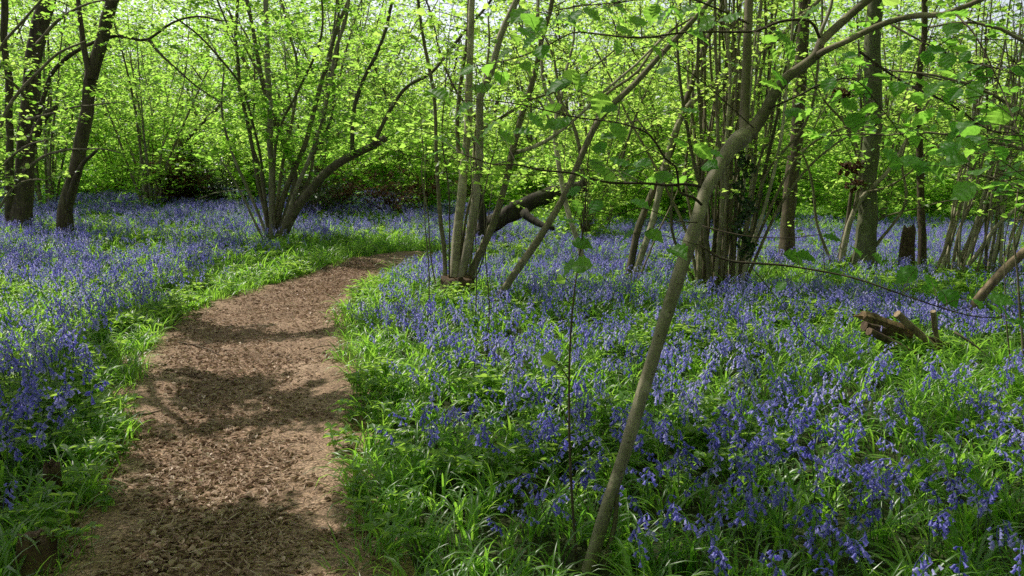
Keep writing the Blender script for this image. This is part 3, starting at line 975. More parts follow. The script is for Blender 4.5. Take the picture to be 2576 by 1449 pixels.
    c2 = [(870, 100), (950, 80), (1010, 110), (1090, 85), (1130, 115), (940, 150), (1200, 140), (1430, 140), (1690, 55), (1640, 60), (1490, 105), (1020, 262), (740, 328), (630, 350), (1100, 412), (1200, 395), (1150, 375), (470, 470), (512, 482), (620, 550), (730, 640), (830, 628), (830, 680), (910, 668), (980, 600), (1060, 535), (1080, 622), (600, 715), (510, 700), (680, 690), (1620, 340), (1410, 800), (1490, 850), (1350, 880), (1440, 860), (1620, 885), (1142, 968), (1190, 1030), (1280, 1030), (1150, 1100), (1430, 1180), (1180, 1260), (1570, 1180), (1170, 1395), (1140, 1330), (1690, 1260), (1300, 742), (1170, 70), (1400, 20), (870, 180), (830, 260), (700, 440), (1310, 520), (1120, 600), (1350, 545), (1290, 830), (1500, 1010), (1400, 100), (1560, 60), (1000, 60), (900, 70)]
    c3 = [(30, 50), (120, 110), (180, 120), (240, 75), (440, 190), (510, 170), (650, 40), (80, 180), (560, 1290), (620, 1290), (750, 1190), (880, 1250), (990, 1300), (780, 1370), (1130, 1370), (1230, 1375), (440, 415), (500, 370), (620, 510), (560, 550), (740, 370), (830, 350), (870, 590), (960, 610), (160, 760), (1430, 705), (1600, 690), (1210, 835), (1280, 870), (1370, 810), (1490, 850), (1690, 860), (1640, 850), (1150, 790), (1060, 770)]
    pts = [(X0 + a * 0.5, b * 0.5) for a, b in c2] + [(1717 + a * 0.5, b * 0.5) for a, b in c3]
    pts += [(1717 + 1340 * .5, 724 + 45 * .5), (1717 + 1330 * .5, 724 + 130 * .5), (1717 + 1600 * .5, 724 + 50 * .5), (1717 + 1690 * .5, 724 + 170 * .5), (1717 + 1620 * .5, 724 + 100 * .5)]
    for (a, b) in pts:
        Y = YF - 0.25 + rng.normal(0, 0.18) - (0.5 if a > 2350 else 0.0)
        p = at(a, b, Y)
        dd, i, j = owner(p)
        if dd > 0.40: p = allP[i][j] + (p - allP[i][j]) * (0.40 / dd)
        az = rng.random() * 2 * PI
        ax = np.array([math.cos(az), math.sin(az) * 0.6 - 0.2, -0.25 + rng.normal(0, 0.2)])
        nr = np.array([rng.normal(0, .35), -0.35 + rng.normal(0, .3), 1.0])
        s = rng.uniform(0.062, 0.098)
        ax = unit(ax)
        p0 = p - ax * s * 0.5
        att = allP[i][j]
        mid = (p0 + att) / 2 + np.array([0, 0, 0.015])
        tube(boughs[i], np.array([att, mid, p0]), np.array([0.0016, 0.0012, 0.0009]), 4, 0, 0, False)
        hero_leaf(boughs[i], p0, ax, nr, s, 1, rng.random())
    # extra leaves along the right-hand boughs where the photo has a dense screen
    for i, dens in ((6, 34), (7, 18), (8, 26), (9, 22), (2, 14), (4, 4), (10, 16), (0, 5), (1, 8)):
        if i >= len(boughs): continue
        Q = allP[i]
        for _ in range(dens):
            q = rng.uniform(0.12, 1.0); c = along(Q, q)
            az = rng.random() * 2 * PI
            dv = np.array([math.cos(az), math.sin(az) * 0.7, rng.normal(0.0, 0.35)]) * rng.uniform(0.05, 0.30)
            p = c + dv; ax = unit(dv + np.array([0, 0, -0.06])); s = rng.uniform(0.05, 0.085)
            tube(boughs[i], np.array([c, c + dv * 0.5 + [0, 0, .01], p]), np.array([0.0018, 0.0013, 0.0009]), 4, 0, 0, False)
            hero_leaf(boughs[i], p, ax, np.array([rng.normal(0, .3), rng.normal(-.2, .3), 1.0]), s, 1, rng.random())
    for m in boughs: m.build('bough', [M['twig'], M['leaf_near']], root, base)
    # foliage of the upper limbs, above the picture
    cr = MB()
    grow(cr, [l[len(l) // 2:] for l in lim], per_m=5, zmin=None, L=(0.4, 0.9), sub=3, nleaf=6, lsize=0.075, r=0.004)
    cr.build('crown', [M['twig'], M['leaf']], root, base)


front_tree()


# ------------------------------------------------------------------ hand-placed trees and coppices
def tree(name, base_px, label, stems, cat='tree', mats='hazel', crown=None, Y=None, part='stem', group=None, leafmat='leaf', flare=0.35, wob=0.06, sides=9):
    """stems: list of dicts/tuples (pts, w0, w1, dY[, mat]) drawn through picture points"""
    b = ground_px(*base_px) if Y is None else None
    if Y is not None:
        r = at(base_px[0], base_px[1], Y); b = np.array([r[0], r[1], gz(r[0], r[1])])
    root = empty(name, b, label, cat, group)
    polys = []
    for s in stems:
        pts, w0, w1, dY = s[:4]; mat = s[4] if len(s) > 4 else mats; nm = s[5] if len(s) > 5 else part
        P, R = px_stem(pts, b[1] + (s[6] if len(s) > 6 else 0), w0, w1, dY, 0.14)
        P = wobble(P, wob)
        if nm in ('stem', 'trunk'):
            P[0, 2] = min(P[0, 2], gz(P[0, 0], P[0, 1]) - 0.05)
        mb = MB(); tube(mb, P, R, sides, 0, 0.08, True, flare if nm in ('stem', 'trunk') else 0.15)
        mb.build(nm, M[mat], root, b)
        polys.append(P)
    if crown:
        mb = MB()
        kw = dict(crown); use = kw.pop('use', None)
        grow(mb, [polys[i] for i in use] if use else polys, z0=b[2], **kw)
        mb.build('crown', [M['twig'], M[leafmat]], root, b)
    return root, b, polys


LEAFY = dict(per_m=4.2, zmin=0.9, L=(0.5, 1.4), sub=4, nleaf=6, lsize=0.075)

# coppice left of the path bend
tree('hazel_coppice', (690, 612), 'fan shaped hazel coppice left of the path bend with one thick dark limb sweeping right', [
    ([(700, 615), (725, 560), (770, 490), (830, 425), (890, 388), (935, 365), (972, 345)], 40, 24, -0.6, 'hazel_dark'),
    ([(888, 390), (886, 330), (893, 262), (915, 190), (950, 130), (980, 50), (1000, -80), (1010, -260)], 17, 10, 0.3, 'hazel_dark', 'branch', -0.5),
    ([(940, 362), (958, 320), (985, 265), (1030, 215), (1085, 180), (1150, 100), (1230, 0), (1330, -150)], 16, 9, -0.8, 'hazel_dark', 'branch', -0.6),
    ([(692, 610), (725, 520), (738, 440), (715, 370), (688, 300), (662, 210), (645, 130), (628, 40), (612, -60), (600, -260)], 22, 12, 0.8, 'hazel_dark'),
    ([(690, 608), (705, 520), (740, 430), (780, 330), (806, 220), (830, 120), (850, 60), (885, -30), (920, -240)], 22, 12, 1.0, 'hazel'),
    ([(684, 606), (682, 500), (680, 380), (682, 270), (672, 150), (668, 40), (664, -80), (650, -300)], 26, 14, 0.3, 'hazel_pale'),
    ([(680, 606), (660, 500), (640, 400), (622, 300), (600, 190), (592, 90), (598, 0), (600, -200)], 17, 10, 1.2, 'hazel_dark'),
    ([(674, 604), (650, 540), (620, 470), (590, 400), (566, 330), (555, 260), (560, 180)], 13, 7, -0.6, 'hazel_pale'),
    ([(668, 606), (640, 560), (610, 500), (575, 440), (552, 400)], 11, 5, -1.0, 'hazel_pale'),
    ([(696, 606), (722, 540), (770, 420), (800, 330), (825, 220), (845, 130), (875, 20), (890, -160)], 18, 10, -0.3, 'hazel_pale'),
    ([(698, 606), (740, 520), (775, 450), (790, 380), (835, 300), (840, 200), (850, 110), (850, -20), (850, -200)], 14, 8, 0.6, 'hazel'),
    ([(688, 606), (700, 480), (720, 360), (745, 250), (748, 150), (720, 60), (700, -40), (690, -220)], 14, 8, 1.6, 'hazel'),
    ([(676, 604), (664, 470), (650, 360), (616, 240), (570, 160), (500, 90), (440, 40)], 12, 6, -0.5, 'hazel_dark'),
    ([(694, 606), (690, 450), (700, 330), (742, 240), (790, 150), (812, 60), (800, -60)], 12, 7, -0.8, 'hazel_dark'),
    ([(682, 606), (672, 520), (655, 430), (630, 350), (640, 250), (630, 120), (570, 20)], 11, 6, 0.9, 'hazel'),
], 'coppice', crown=dict(per_m=3.6, zmin=1.2, L=(0.5, 1.5), sub=5, nleaf=7, lsize=0.085, zmax=5.4))

# coppice just right of the path
tree('hazel_coppice', (1150, 745), 'hazel coppice on a rotten stool right beside the path, with tall pale upright stems', [
    ([(1138, 740), (1150, 640), (1158, 530), (1166, 400), (1176, 290), (1182, 180), (1186, 60), (1188, -80), (1195, -380)], 40, 20, 0.5, 'hazel_pale'),
    ([(1152, 742), (1172, 640), (1186, 540), (1202, 430), (1206, 330), (1206, 240), (1232, 180), (1255, 90), (1290, 10), (1330, -100), (1380, -320)], 36, 20, -0.2, 'hazel_pale'),
    ([(1122, 735), (1116, 620), (1108, 500), (1102, 380), (1096, 260), (1080, 150), (1062, 40), (1048, -60), (1030, -260)], 17, 10, -0.6, 'hazel'),
    ([(1166, 740), (1200, 650), (1236, 570), (1272, 470), (1290, 385), (1312, 290), (1340, 190), (1362, 90), (1384, 20), (1400, -100), (1440, -280)], 30, 14, 0.1, 'hazel'),
    ([(1290, 385), (1330, 372), (1372, 350), (1410, 325), (1460, 285), (1530, 215), (1600, 160), (1680, 90)], 16, 7, -0.6, 'hazel_pale', 'branch', 0.1),
    ([(1208, 330), (1240, 310), (1290, 280), (1340, 250), (1390, 235), (1450, 200), (1540, 120)], 14, 6, 0.7, 'hazel', 'branch', -0.1),
    ([(1150, 738), (1160, 600), (1162, 460), (1150, 330), (1160, 200), (1178, 80), (1182, -60)], 22, 12, 0.7, 'hazel_dark'),
    ([(1148, 738), (1158, 660), (1164, 560), (1190, 460), (1215, 360), (1205, 300), (1150, 230), (1110, 150), (1085, 60), (1050, -40)], 12, 6, 0.9, 'hazel_dark'),
    ([(1100, 730), (1080, 640), (1072, 540), (1062, 440), (1066, 380)], 6, 4, -0.3, 'hazel'),
    ([(1130, 734), (1128, 600), (1124, 460), (1112, 330), (1120, 200)], 7, 4, -0.5, 'hazel_dark'),
    ([(1165, 735), (1190, 620), (1210, 520), (1222, 440), (1240, 380)], 8, 4, -0.5, 'hazel_dark'),
    ([(1172, 738), (1216, 650), (1222, 520), (1206, 420)], 6, 3, -0.7, 'hazel_dark'),
    ([(1160, 740), (1180, 560), (1190, 440), (1196, 300), (1230, 160), (1224, 30)], 13, 7, 1.2, 'hazel'),
], 'coppice', crown=dict(per_m=2.8, zmin=1.2, L=(0.4, 1.2), sub=4, nleaf=6, lsize=0.075, zmax=4.6), flare=0.5)

# stool of the middle coppice: rotten stump
def lump(name, px, r, h, label, cat, mat='rotten', n=16, group=None):
    b = ground_px(*px) if len(px) == 2 else np.array(px)
    mb = MB()
    k = 9
    th = np.linspace(0, 2 * PI, n, endpoint=False); s0 = rng.random() * 40
    rad = np.array([1.25, 1.15, 1.0, 0.93, 0.88, 0.85, 0.80, 0.5, 0.0])
    zz = np.array([-0.05, 0.06, 0.25, 0.45, 0.65, 0.85, 1.0, 0.96, 0.84]) * h
    V = []
    for i in range(k):
        jag = 1 + (0.38 * (vnoise(np.cos(th) * 2.2 + s0, np.sin(th) * 2.2 + i * 0.25, 3) - 0.5)) + 0.25 * (vnoise(np.cos(th) * 6 + s0, np.sin(th) * 6, 9) - 0.5)
        rr = r * rad[i] * jag
        zt = zz[i] + (0.30 * h * (vnoise(np.cos(th) * 3 + s0, np.sin(th) * 3, 13) - 0.5) if i >= 5 else 0)
        V.append(np.stack([b[0] + rr * np.cos(th), b[1] + rr * np.sin(th), b[2] + zt + th * 0], 1))
    V = np.concatenate(V)
    i = np.arange(k - 1)[:, None] * n; j = np.arange(n)[None]; j2 = (j + 1) % n
    mb.add(V, np.stack([i + j, i + j2, i + n + j2, i + n + j], -1).reshape(-1, 4))
    o = mb.build(name, M[mat], None, b)
    return tag(o, label, cat, group)


lump('tree_stump', (1150, 748), 0.21, 0.24, 'rotten brown stool at the foot of the pale upright stems beside the path', 'stump')
lump('tree_stump', (95, 1440), 0.085, 0.15, 'crumbling brown stump in the bottom left corner of the photo', 'stump')
lump('tree_stump', (138, 1270), 0.04, 0.20, 'narrow mossy rotten stub poking up among bluebells at the left edge of the path', 'stump')

# leaning pole right of it
tree('leaning_hazel', (1235, 780), 'pale hazel pole leaning hard to the right, rising just right of the rotten stool', [
    ([(1232, 785), (1282, 705), (1330, 635), (1378, 560), (1425, 480), (1460, 400), (1500, 310), (1545, 260), (1592, 215), (1650, 150), (1710, 90), (1790, 0), (1880, -120)], 30, 17, 0.9, 'hazel', 'trunk'),
    ([(1500, 310), (1520, 240), (1600, 180), (1670, 90), (1740, 40)], 14, 7, 0.8, 'hazel', 'branch', 0.5),
    ([(1462, 395), (1440, 300), (1408, 240), (1390, 160), (1350, 60)], 14, 7, 0.7, 'hazel', 'branch', 0.4),
], 'tree', crown=dict(per_m=1.6, zmin=1.3, L=(0.4, 1.0), sub=3, nleaf=5, lsize=0.07), part='trunk')

# pair of leaning stems behind the front trunk
tree('hazel_coppice', (1578, 728), 'two slim hazel stems leaning right side by side, left of the leaning front trunk', [
    ([(1572, 730), (1588, 660), (1610, 570), (1645, 470), (1690, 370), (1712, 280), (1740, 200), (1775, 110), (1810, 20), (1850, -120)], 30, 15, 0.5, 'hazel_dark'),
    ([(1582, 726), (1612, 640), (1644, 540), (1664, 460), (1690, 350), (1730, 265), (1790, 215), (1850, 165), (1930, 110), (2010, 50), (2100, -40)], 28, 14, 0.2, 'hazel_pale'),
    ([(1596, 722), (1640, 620), (1700, 480), (1720, 420)], 8, 4, 0.6, 'hazel'),
], 'coppice', crown=dict(per_m=1.7, zmin=1.2, L=(0.4, 1.0), sub=3, nleaf=5, lsize=0.07))

# pale stem behind
tree('hazel_tree', (1480, 695), 'single pale crooked hazel stem bending left, between the leaning pole and the two slim stems', [
    ([(1478, 700), (1450, 600), (1425, 520), (1405, 430), (1400, 340), (1405, 280), (1380, 235), (1362, 160), (1350, 60), (1352, -60)], 22, 10, 0.6, 'hazel_pale', 'trunk'),
    ([(1405, 290), (1420, 200), (1440, 100), (1445, 10)], 12, 6, 0.6, 'hazel_pale', 'branch', 0.3),
], 'tree', crown=dict(per_m=2.0, zmin=1.2, L=(0.4, 1.1), sub=3, nleaf=5, lsize=0.07), part='trunk')

# dense coppice of many poles
ds = []
for k in range(40):
    x0 = rng.uniform(1752, 1868); tx = 1745 + (x0 - 1752) * 2.0 + rng.normal(0, 40)
    mx = x0 + (tx - x0) * 0.42 + rng.normal(0, 14)
    m2 = x0 + (tx - x0) * 0.75 + rng.normal(0, 14)
    top = rng.choice([-260, -60, 60, -380]); w = rng.uniform(9, 17)
    ds.append(([(x0, 738 + rng.uniform(-14, 10)), (x0 + (mx - x0) * 0.4, 600), (mx, 440), (m2, 230), (tx, min(top, 100))], w * 1.15, w * 0.6, rng.uniform(-0.6, 1.2), rng.choice(['hazel', 'hazel_pale', 'hazel_dark', 'hazel']), 'stem', rng.uniform(-0.35, 0.35)))
for pts in ([(1862, 720), (1920, 560), (2000, 400), (2100, 330), (2200, 290)], [(1868, 722), (1960, 520), (2080, 380), (2220, 300)], [(1758, 720), (1720, 560), (1640, 400), (1560, 250), (1500, 120)], [(1756, 722), (1700, 600), (1680, 420), (1600, 300)]):
    ds.append((pts, 13, 6, rng.uniform(-0.6, 0.8), 'hazel'))
tree('hazel_coppice', (1810, 735), 'dense bundle of many thin upright hazel poles behind the leaning front trunk', ds, 'coppice',
     crown=dict(per_m=1.5, zmin=1.3, L=(0.4, 1.0), sub=3, nleaf=5, lsize=0.068), sides=7, flare=0.2)

# hazels rooted just outside the frame, their leafy arms reaching into it
tree('hazel_coppice', (-90, 660), 'hazel at the left edge with pale leafy sprays hanging before the massive oak', [
    ([(-90, 665), (-70, 500), (-20, 350), (50, 230), (130, 150), (210, 110)], 20, 7, -0.4, 'hazel'),
    ([(-85, 665), (-50, 540), (0, 430), (60, 370), (120, 350)], 16, 6, -0.8, 'hazel'),
    ([(-95, 665), (-90, 480), (-50, 300), (-10, 160), (50, 60), (120, -20)], 20, 7, 0.3, 'hazel'),
    ([(-80, 665), (-20, 560), (30, 480), (80, 455), (120, 455)], 13, 5, -0.4, 'hazel'),
    ([(-90, 665), (-110, 400), (-80, 200), (-60, 40), (-20, -150)], 20, 8, 0.6, 'hazel'),
], 'coppice', crown=dict(per_m=3.0, zmin=0.9, L=(0.3, 0.9), sub=3, subL=(0.2, 0.45), nleaf=6, lsize=0.075, zmax=3.6), flare=0.2)
tree('hazel_coppice', (2790, 1010), 'hazel at the right edge with layered soft green leaves filling the upper right corner', [
    ([(2790, 1015), (2770, 800), (2720, 560), (2630, 360), (2500, 240), (2360, 190), (2250, 180)], 26, 6, 0.5, 'hazel'),
    ([(2795, 1015), (2790, 760), (2770, 500), (2700, 260), (2580, 110), (2440, 60), (2330, 70)], 26, 7, 0.9, 'hazel'),
    ([(2800, 1015), (2790, 700), (2720, 470), (2600, 380), (2480, 350), (2350, 330), (2230, 340)], 24, 5, 0.3, 'hazel'),
    ([(2800, 1015), (2830, 600), (2800, 300), (2700, 80), (2560, -20)], 26, 9, 1.2, 'hazel'),
    ([(2790, 1015), (2750, 700), (2660, 540), (2560, 470), (2460, 440)], 20, 5, 0.0, 'hazel'),
], 'coppice', crown=dict(per_m=4.6, zmin=1.15, L=(0.25, 0.7), sub=4, subL=(0.15, 0.35), nleaf=5, lsize=0.066, zmax=3.6), flare=0.2, leafmat='leaf_near')

# ivy on one of its poles
def ivy():
    mb = MB(); o = at(1885, 660, ground_px(1810, 735)[1] - 0.45)
    P = np.array([at(1870 + 18 * math.sin(k * 1.3), 640 - 20 * k, o[1]) for k in range(15)])
    tube(mb, spline(P, 0.05), 0.006, 5, 0)
    n = 420; q = rng.random(n)
    c = np.array([along(P, v) for v in q]) + rng.normal(0, 0.04, (n, 3))
    ax = rng.normal(0, 1, (n, 3)); ax[:, 2] -= 0.8; nr = rng.normal(0, .5, (n, 3)); nr[:, 1] -= 1
    leaves(mb, c, ax, nr, 0.03 + 0.03 * rng.random(n), 1, 0.1)
    ob = mb.build('ivy', [M['twig'], M['leaf_dark']], None, P[0])
    tag(ob, 'dark green ivy hanging on the thin poles just right of the front fork', 'ivy')


ivy()

# big oak on the far left edge
tree('oak_tree', (55, 590), 'massive dark oak at the far left edge with broken stub and long arching branch', [
    ([(50, 600), (54, 530), (60, 450), (67, 350), (75, 250), (81, 175), (95, 100), (112, 25), (125, -40), (150, -300), (175, -600)], 68, 50, 0.8, 'oak', 'trunk'),
    ([(24, 600), (22, 500), (22, 400), (23, 300), (25, 210), (13, 125), (8, 25), (0, -200)], 30, 22, -0.3, 'oak', 'limb'),
    ([(80, 360), (105, 305), (125, 283), (144, 272)], 34, 18, -0.4, 'oak', 'stub'),
    ([(80, 345), (108, 255), (132, 185), (200, 125), (250, 100), (295, 87), (335, 98), (370, 102), (435, 55), (500, 40), (560, 52)], 17, 6, -1.5, 'oak', 'branch'),
    ([(60, 430), (110, 395), (170, 378), (240, 372), (300, 385)], 12, 4, -1.2, 'hazel', 'branch', -0.5),
    ([(66, 360), (30, 345), (-30, 352), (-90, 370)], 12, 4, -0.8, 'hazel', 'branch', -0.4),
    ([(75, 260), (40, 215), (0, 190), (-60, 180)], 14, 5, -1.2, 'hazel', 'branch', -0.3),
    ([(70, 300), (140, 280), (200, 265), (290, 262)], 11, 4, -1.4, 'hazel', 'branch', -0.4),
    ([(95, 110), (150, 50), (230, 10), (320, 0)], 14, 5, -1.2, 'hazel', 'branch', -0.3),
    ([(375, 100), (400, 130), (450, 175), (490, 215), (560, 260)], 11, 4, -0.4, 'hazel_dark', 'branch', -1.5),
    ([(120, -200), (300, -500), (560, -800), (800, -1000)], 36, 14, 1.0, 'oak', 'branch', 0.6),
    ([(115, -150), (20, -420), (-160, -700)], 34, 14, 2.0, 'oak', 'branch', 0.6),
], 'tree', crown=dict(per_m=2.1, zmin=1.4, L=(0.5, 1.5), sub=4, nleaf=6, lsize=0.085, zmax=4.8), part='trunk', flare=0.4, wob=0.05, sides=14)

tree('dark_tree', (165, 520), 'dark slanting trunk standing right of the massive left oak, leaning right', [
    ([(158, 550), (185, 440), (205, 360), (215, 280), (228, 200), (252, 100), (282, 0), (310, -150), (330, -400), (350, -560)], 50, 42, 0.3, 'oak', 'trunk'),
    ([(165, 545), (195, 430), (240, 380)], 24, 10, -0.4, 'oak', 'stub'),
    ([(228, 200), (210, 100), (195, 0), (190, -160)], 22, 12, 0.5, 'oak', 'branch'),
    ([(320, -300), (500, -600), (700, -760)], 26, 12, -1.0, 'oak', 'branch', 0.2),
    ([(320, -260), (240, -500), (180, -760)], 26, 12, 1.0, 'oak', 'branch', 0.2),
], 'tree', Y=15.2, crown=dict(per_m=1.3, zmin=2.4, L=(0.7, 1.9), sub=4, nleaf=6, lsize=0.08, zmax=5.4), part='trunk', sides=12)

tree('forked_tree', (395, 515), 'small pale forked tree with a snapped top, standing between slanting trunk and fan coppice', [
    ([(392, 520), (412, 460), (438, 400), (452, 365), (448, 320)], 26, 15, 0.2, 'hazel_pale', 'trunk'),
    ([(452, 368), (490, 330), (530, 290), (560, 260), (590, 200), (600, 120)], 16, 8, -0.4, 'hazel', 'branch', 0.15),
    ([(372, 510), (360, 460), (340, 420), (330, 380)], 16, 8, 0.3, 'hazel', 'branch'),
], 'tree', crown=dict(per_m=1.2, zmin=0.7, L=(0.4, 0.9), sub=3, nleaf=5, lsize=0.075), part='trunk')

tree('dark_tree', (1980, 668), 'dark straight trunk with rough bark behind the bundle of poles, left of the grey beech', [
    ([(1978, 672), (1982, 580), (1992, 480), (2000, 380), (2004, 280), (2012, 160), (2022, 40), (2028, -100), (2040, -420), (2050, -800)], 56, 34, 0.2, 'oak', 'trunk'),
    ([(2030, -150), (2200, -420), (2420, -640)], 28, 12, -1.8, 'oak', 'branch', 0.2),
    ([(2035, -250), (1900, -560), (1720, -760)], 28, 12, 1.0, 'oak', 'branch', 0.2),
    ([(2025, -60), (1860, -260), (1660, -420)], 26, 12, -1.2, 'oak', 'branch', 0.2),
    ([(2040, -350), (2160, -700), (2200, -1000)], 26, 12, 1.4, 'oak', 'branch', 0.2),
], 'tree', crown=dict(per_m=1.4, zmin=3.0, L=(0.7, 1.8), sub=4, nleaf=6, lsize=0.08, zmax=7), part='trunk', sides=12)

tree('beech_tree', (2172, 690), 'thick smooth grey green beech trunk in the right middle distance', [
    ([(2174, 695), (2178, 600), (2182, 500), (2186, 400), (2192, 280), (2198, 150), (2204, 20), (2210, -150), (2225, -500), (2240, -850)], 74, 50, 0.1, 'beech', 'trunk'),
    ([(2210, -120), (2350, -320), (2560, -470)], 30, 12, -1.6, 'beech', 'branch', 0.05),
    ([(2220, -260), (2080, -520), (1920, -650)], 30, 12, 1.2, 'beech', 'branch', 0.05),
    ([(2225, -420), (2380, -700), (2560, -820)], 30, 12, 1.0, 'beech', 'branch', 0.05),
], 'tree', crown=dict(per_m=1.4, zmin=3.0, L=(0.7, 1.8), sub=4, nleaf=6, lsize=0.08, zmax=7), part='trunk', sides=16, flare=0.3)

tree('hazel_coppice', (2115, 688), 'branching hazel with bright sunlit arms rising in front of the grey beech trunk', [
    ([(2112, 692), (2128, 600), (2150, 530), (2185, 480), (2225, 445), (2270, 380), (2300, 320), (2340, 250)], 24, 9, -0.5, 'hazel_pale'),
    ([(2150, 530), (2165, 440), (2160, 380), (2120, 310), (2070, 250), (2040, 180)], 14, 6, -0.3, 'hazel', 'branch', -0.15),
    ([(2105, 690), (2118, 620), (2140, 500), (2160, 400), (2168, 300), (2160, 180)], 16, 8, 0.3, 'hazel_dark'),
    ([(2185, 482), (2230, 470), (2290, 430), (2330, 380)], 10, 5, -0.2, 'hazel', 'branch', -0.4),
    ([(2120, 692), (2175, 650), (2225, 590), (2270, 530), (2282, 480), (2270, 400), (2290, 330)], 15, 7, -0.6, 'hazel'),
    ([(2100, 690), (2060, 560), (2040, 450), (2010, 380)], 12, 6, -0.2, 'hazel'),
    ([(2125, 690), (2190, 560), (2330, 520), (2420, 500)], 8, 4, -0.4, 'hazel'),
], 'coppice', crown=dict(per_m=2.0, zmin=0.9, L=(0.4, 1.1), sub=3, nleaf=5, lsize=0.07))

# dead brown leaf clusters
for k, (a, b, dY) in enumerate([(2118, 238, -0.6), (2140, 420, -0.55), (2152, 462, -0.5)]):
    Yb = ground_px(2115, 688)[1] + dY; p = at(a, b, Yb); mb = MB(); n = 70
    q = np.clip(rng.normal(0, 1, (n, 3)), -1.6, 1.6) * np.array([0.075, 0.04, 0.038])
    c = p + q
    tube(mb, spline(np.array([p + [0.16, 0.02, 0.05], p, p - [0.14, 0.0, -0.02]]), 0.03), 0.004, 4, 0)
    ax = rng.normal(0, 1, (n, 3)); ax[:, 2] -= 0.8
    leaves(mb, c, ax, rng.normal(0, 1, (n, 3)), 0.04 + 0.04 * rng.random(n), 1, 0.4)
    ob = mb.build('dead_leaf_cluster', [M['twig'], M['leaf_dead']], None, p)
    tag(ob, ['withered brown leaf cluster hanging highest, right of the leaning limb', 'withered rusty leaf cluster caught in the branches before the beech trunk', 'lowest withered brown leaf cluster, at the fork before the beech trunk'][k], 'dead leaves', 'dead leaf clusters')

tree('dark_tree', (2318, 690), 'slim dark upright trunk a little right of the grey beech, behind a short stump', [
    ([(2320, 700), (2318, 600), (2316, 480), (2312, 360), (2316, 200), (2322, 0), (2320, -300)], 32, 18, 0.3, 'oak', 'trunk'),
], 'tree', crown=dict(per_m=3, zmin=1.5, L=(0.5, 1.4), sub=4, nleaf=6, lsize=0.08), part='trunk', sides=10)
lump('tree_stump', (2278, 690), 0.10, 0.66, 'short broken brown trunk stump standing between the beech and the slim dark trunk', 'stump', 'logdark')

# pale thin stems on the right
rs = []
for k in range(26):
    x0 = rng.uniform(2340, 2540); lean = rng.uniform(30, 200)
    y0 = 705 - rng.uniform(0, 25)
    rs.append(([(x0, y0), (x0 + lean * 0.2 + rng.normal(0, 8), 590), (x0 + lean * 0.5 + rng.normal(0, 12), 450), (x0 + lean * 0.8 + rng.normal(0, 14), 280), (x0 + lean + rng.normal(0, 20), rng.choice([60, -100, 150]))], rng.uniform(8, 16), 5, rng.uniform(-0.8, 0.8), rng.choice(['hazel_pale', 'hazel', 'hazel_pale']), 'stem', rng.uniform(-0.5, 0.6)))
rs.append(([(2400, 705), (2450, 650), (2500, 580), (2560, 530), (2640, 460), (2760, 380)], 18, 9, -0.8, 'hazel_pale'))
rs.append(([(2480, 700), (2478, 560), (2490, 420), (2482, 260), (2486, 60)], 13, 7, 0.4, 'hazel_dark'))
tree('hazel_coppice', (2440, 702), 'spread of thin pale hazel stems slanting right near the right edge', rs, 'coppice',
     crown=dict(per_m=2.2, zmin=0.9, L=(0.4, 1.1), sub=3, nleaf=5, lsize=0.072), sides=7, flare=0.2)

# thick tan limb at the right edge
tree('leaning_hazel', (2430, 815), 'thick bare tan limb leaning out of the right edge of the photo', [
    ([(2425, 825), (2448, 775), (2475, 730), (2520, 682), (2580, 635), (2660, 580), (2780, 470), (2900, 300), (3000, 80)], 38, 26, -0.4, 'deadwood', 'trunk'),
], 'tree', crown=dict(per_m=1.5, zmin=1.4, L=(0.4, 1.0), sub=3, nleaf=5, lsize=0.075), part='trunk')
tree('sapling', (2560, 940), 'thin brown sapling stems at the right edge below the tan limb', [
    ([(2562, 1040), (2570, 900), (2560, 800), (2555, 700), (2548, 600), (2560, 480)], 12, 5, 0.1, 'hazel', 'stem'),
    ([(2534, 1030), (2540, 900), (2528, 800), (2535, 640)], 8, 4, 0.1, 'hazel', 'stem'),
], 'sapling', crown=dict(per_m=4, zmin=0.8, L=(0.2, 0.4), sub=1, nleaf=3, lsize=0.06))

# thin upright sapling in the foreground
tree('sapling', (1452, 1425), 'very thin brown upright sapling just left of the leaning front trunk', [
    ([(1452, 1432), (1446, 1330), (1436, 1180), (1432, 1040), (1432, 900), (1440, 780), (1452, 690), (1470, 560), (1478, 420), (1490, 330)], 13, 4, 0.5, 'twig', 'stem'),
    ([(1434, 960), (1405, 920), (1385, 905)], 5, 3, -0.1, 'twig', 'branch', 0.2),
    ([(1432, 1070), (1410, 1020), (1385, 985)], 5, 2, -0.1, 'twig', 'branch', 0.2),
], 'sapling', crown=dict(per_m=2.2, zmin=0.75, L=(0.10, 0.26), sub=0, nleaf=4, lsize=0.058, r=0.002), wob=0.02, sides=6)
for k, (a, y0, tx) in enumerate([(1075, 830, 1068), (1222, 905, 1224), (1195, 830, 1190)]):
    tree('sapling', (a, y0), ['leafless whip-thin sapling left of the rotten stool by the path', 'whip-thin dark sapling before the leaning pole', 'whip-thin dark sapling before the rotten stool'][k], [
        ([(a, y0), (a + rng.normal(0, 5), y0 - 140), (tx, y0 - 300), (tx + rng.normal(0, 8), y0 - 440)], 6, 3, 0.1, 'hazel_dark', 'stem')], 'sapling', wob=0.03, sides=5)

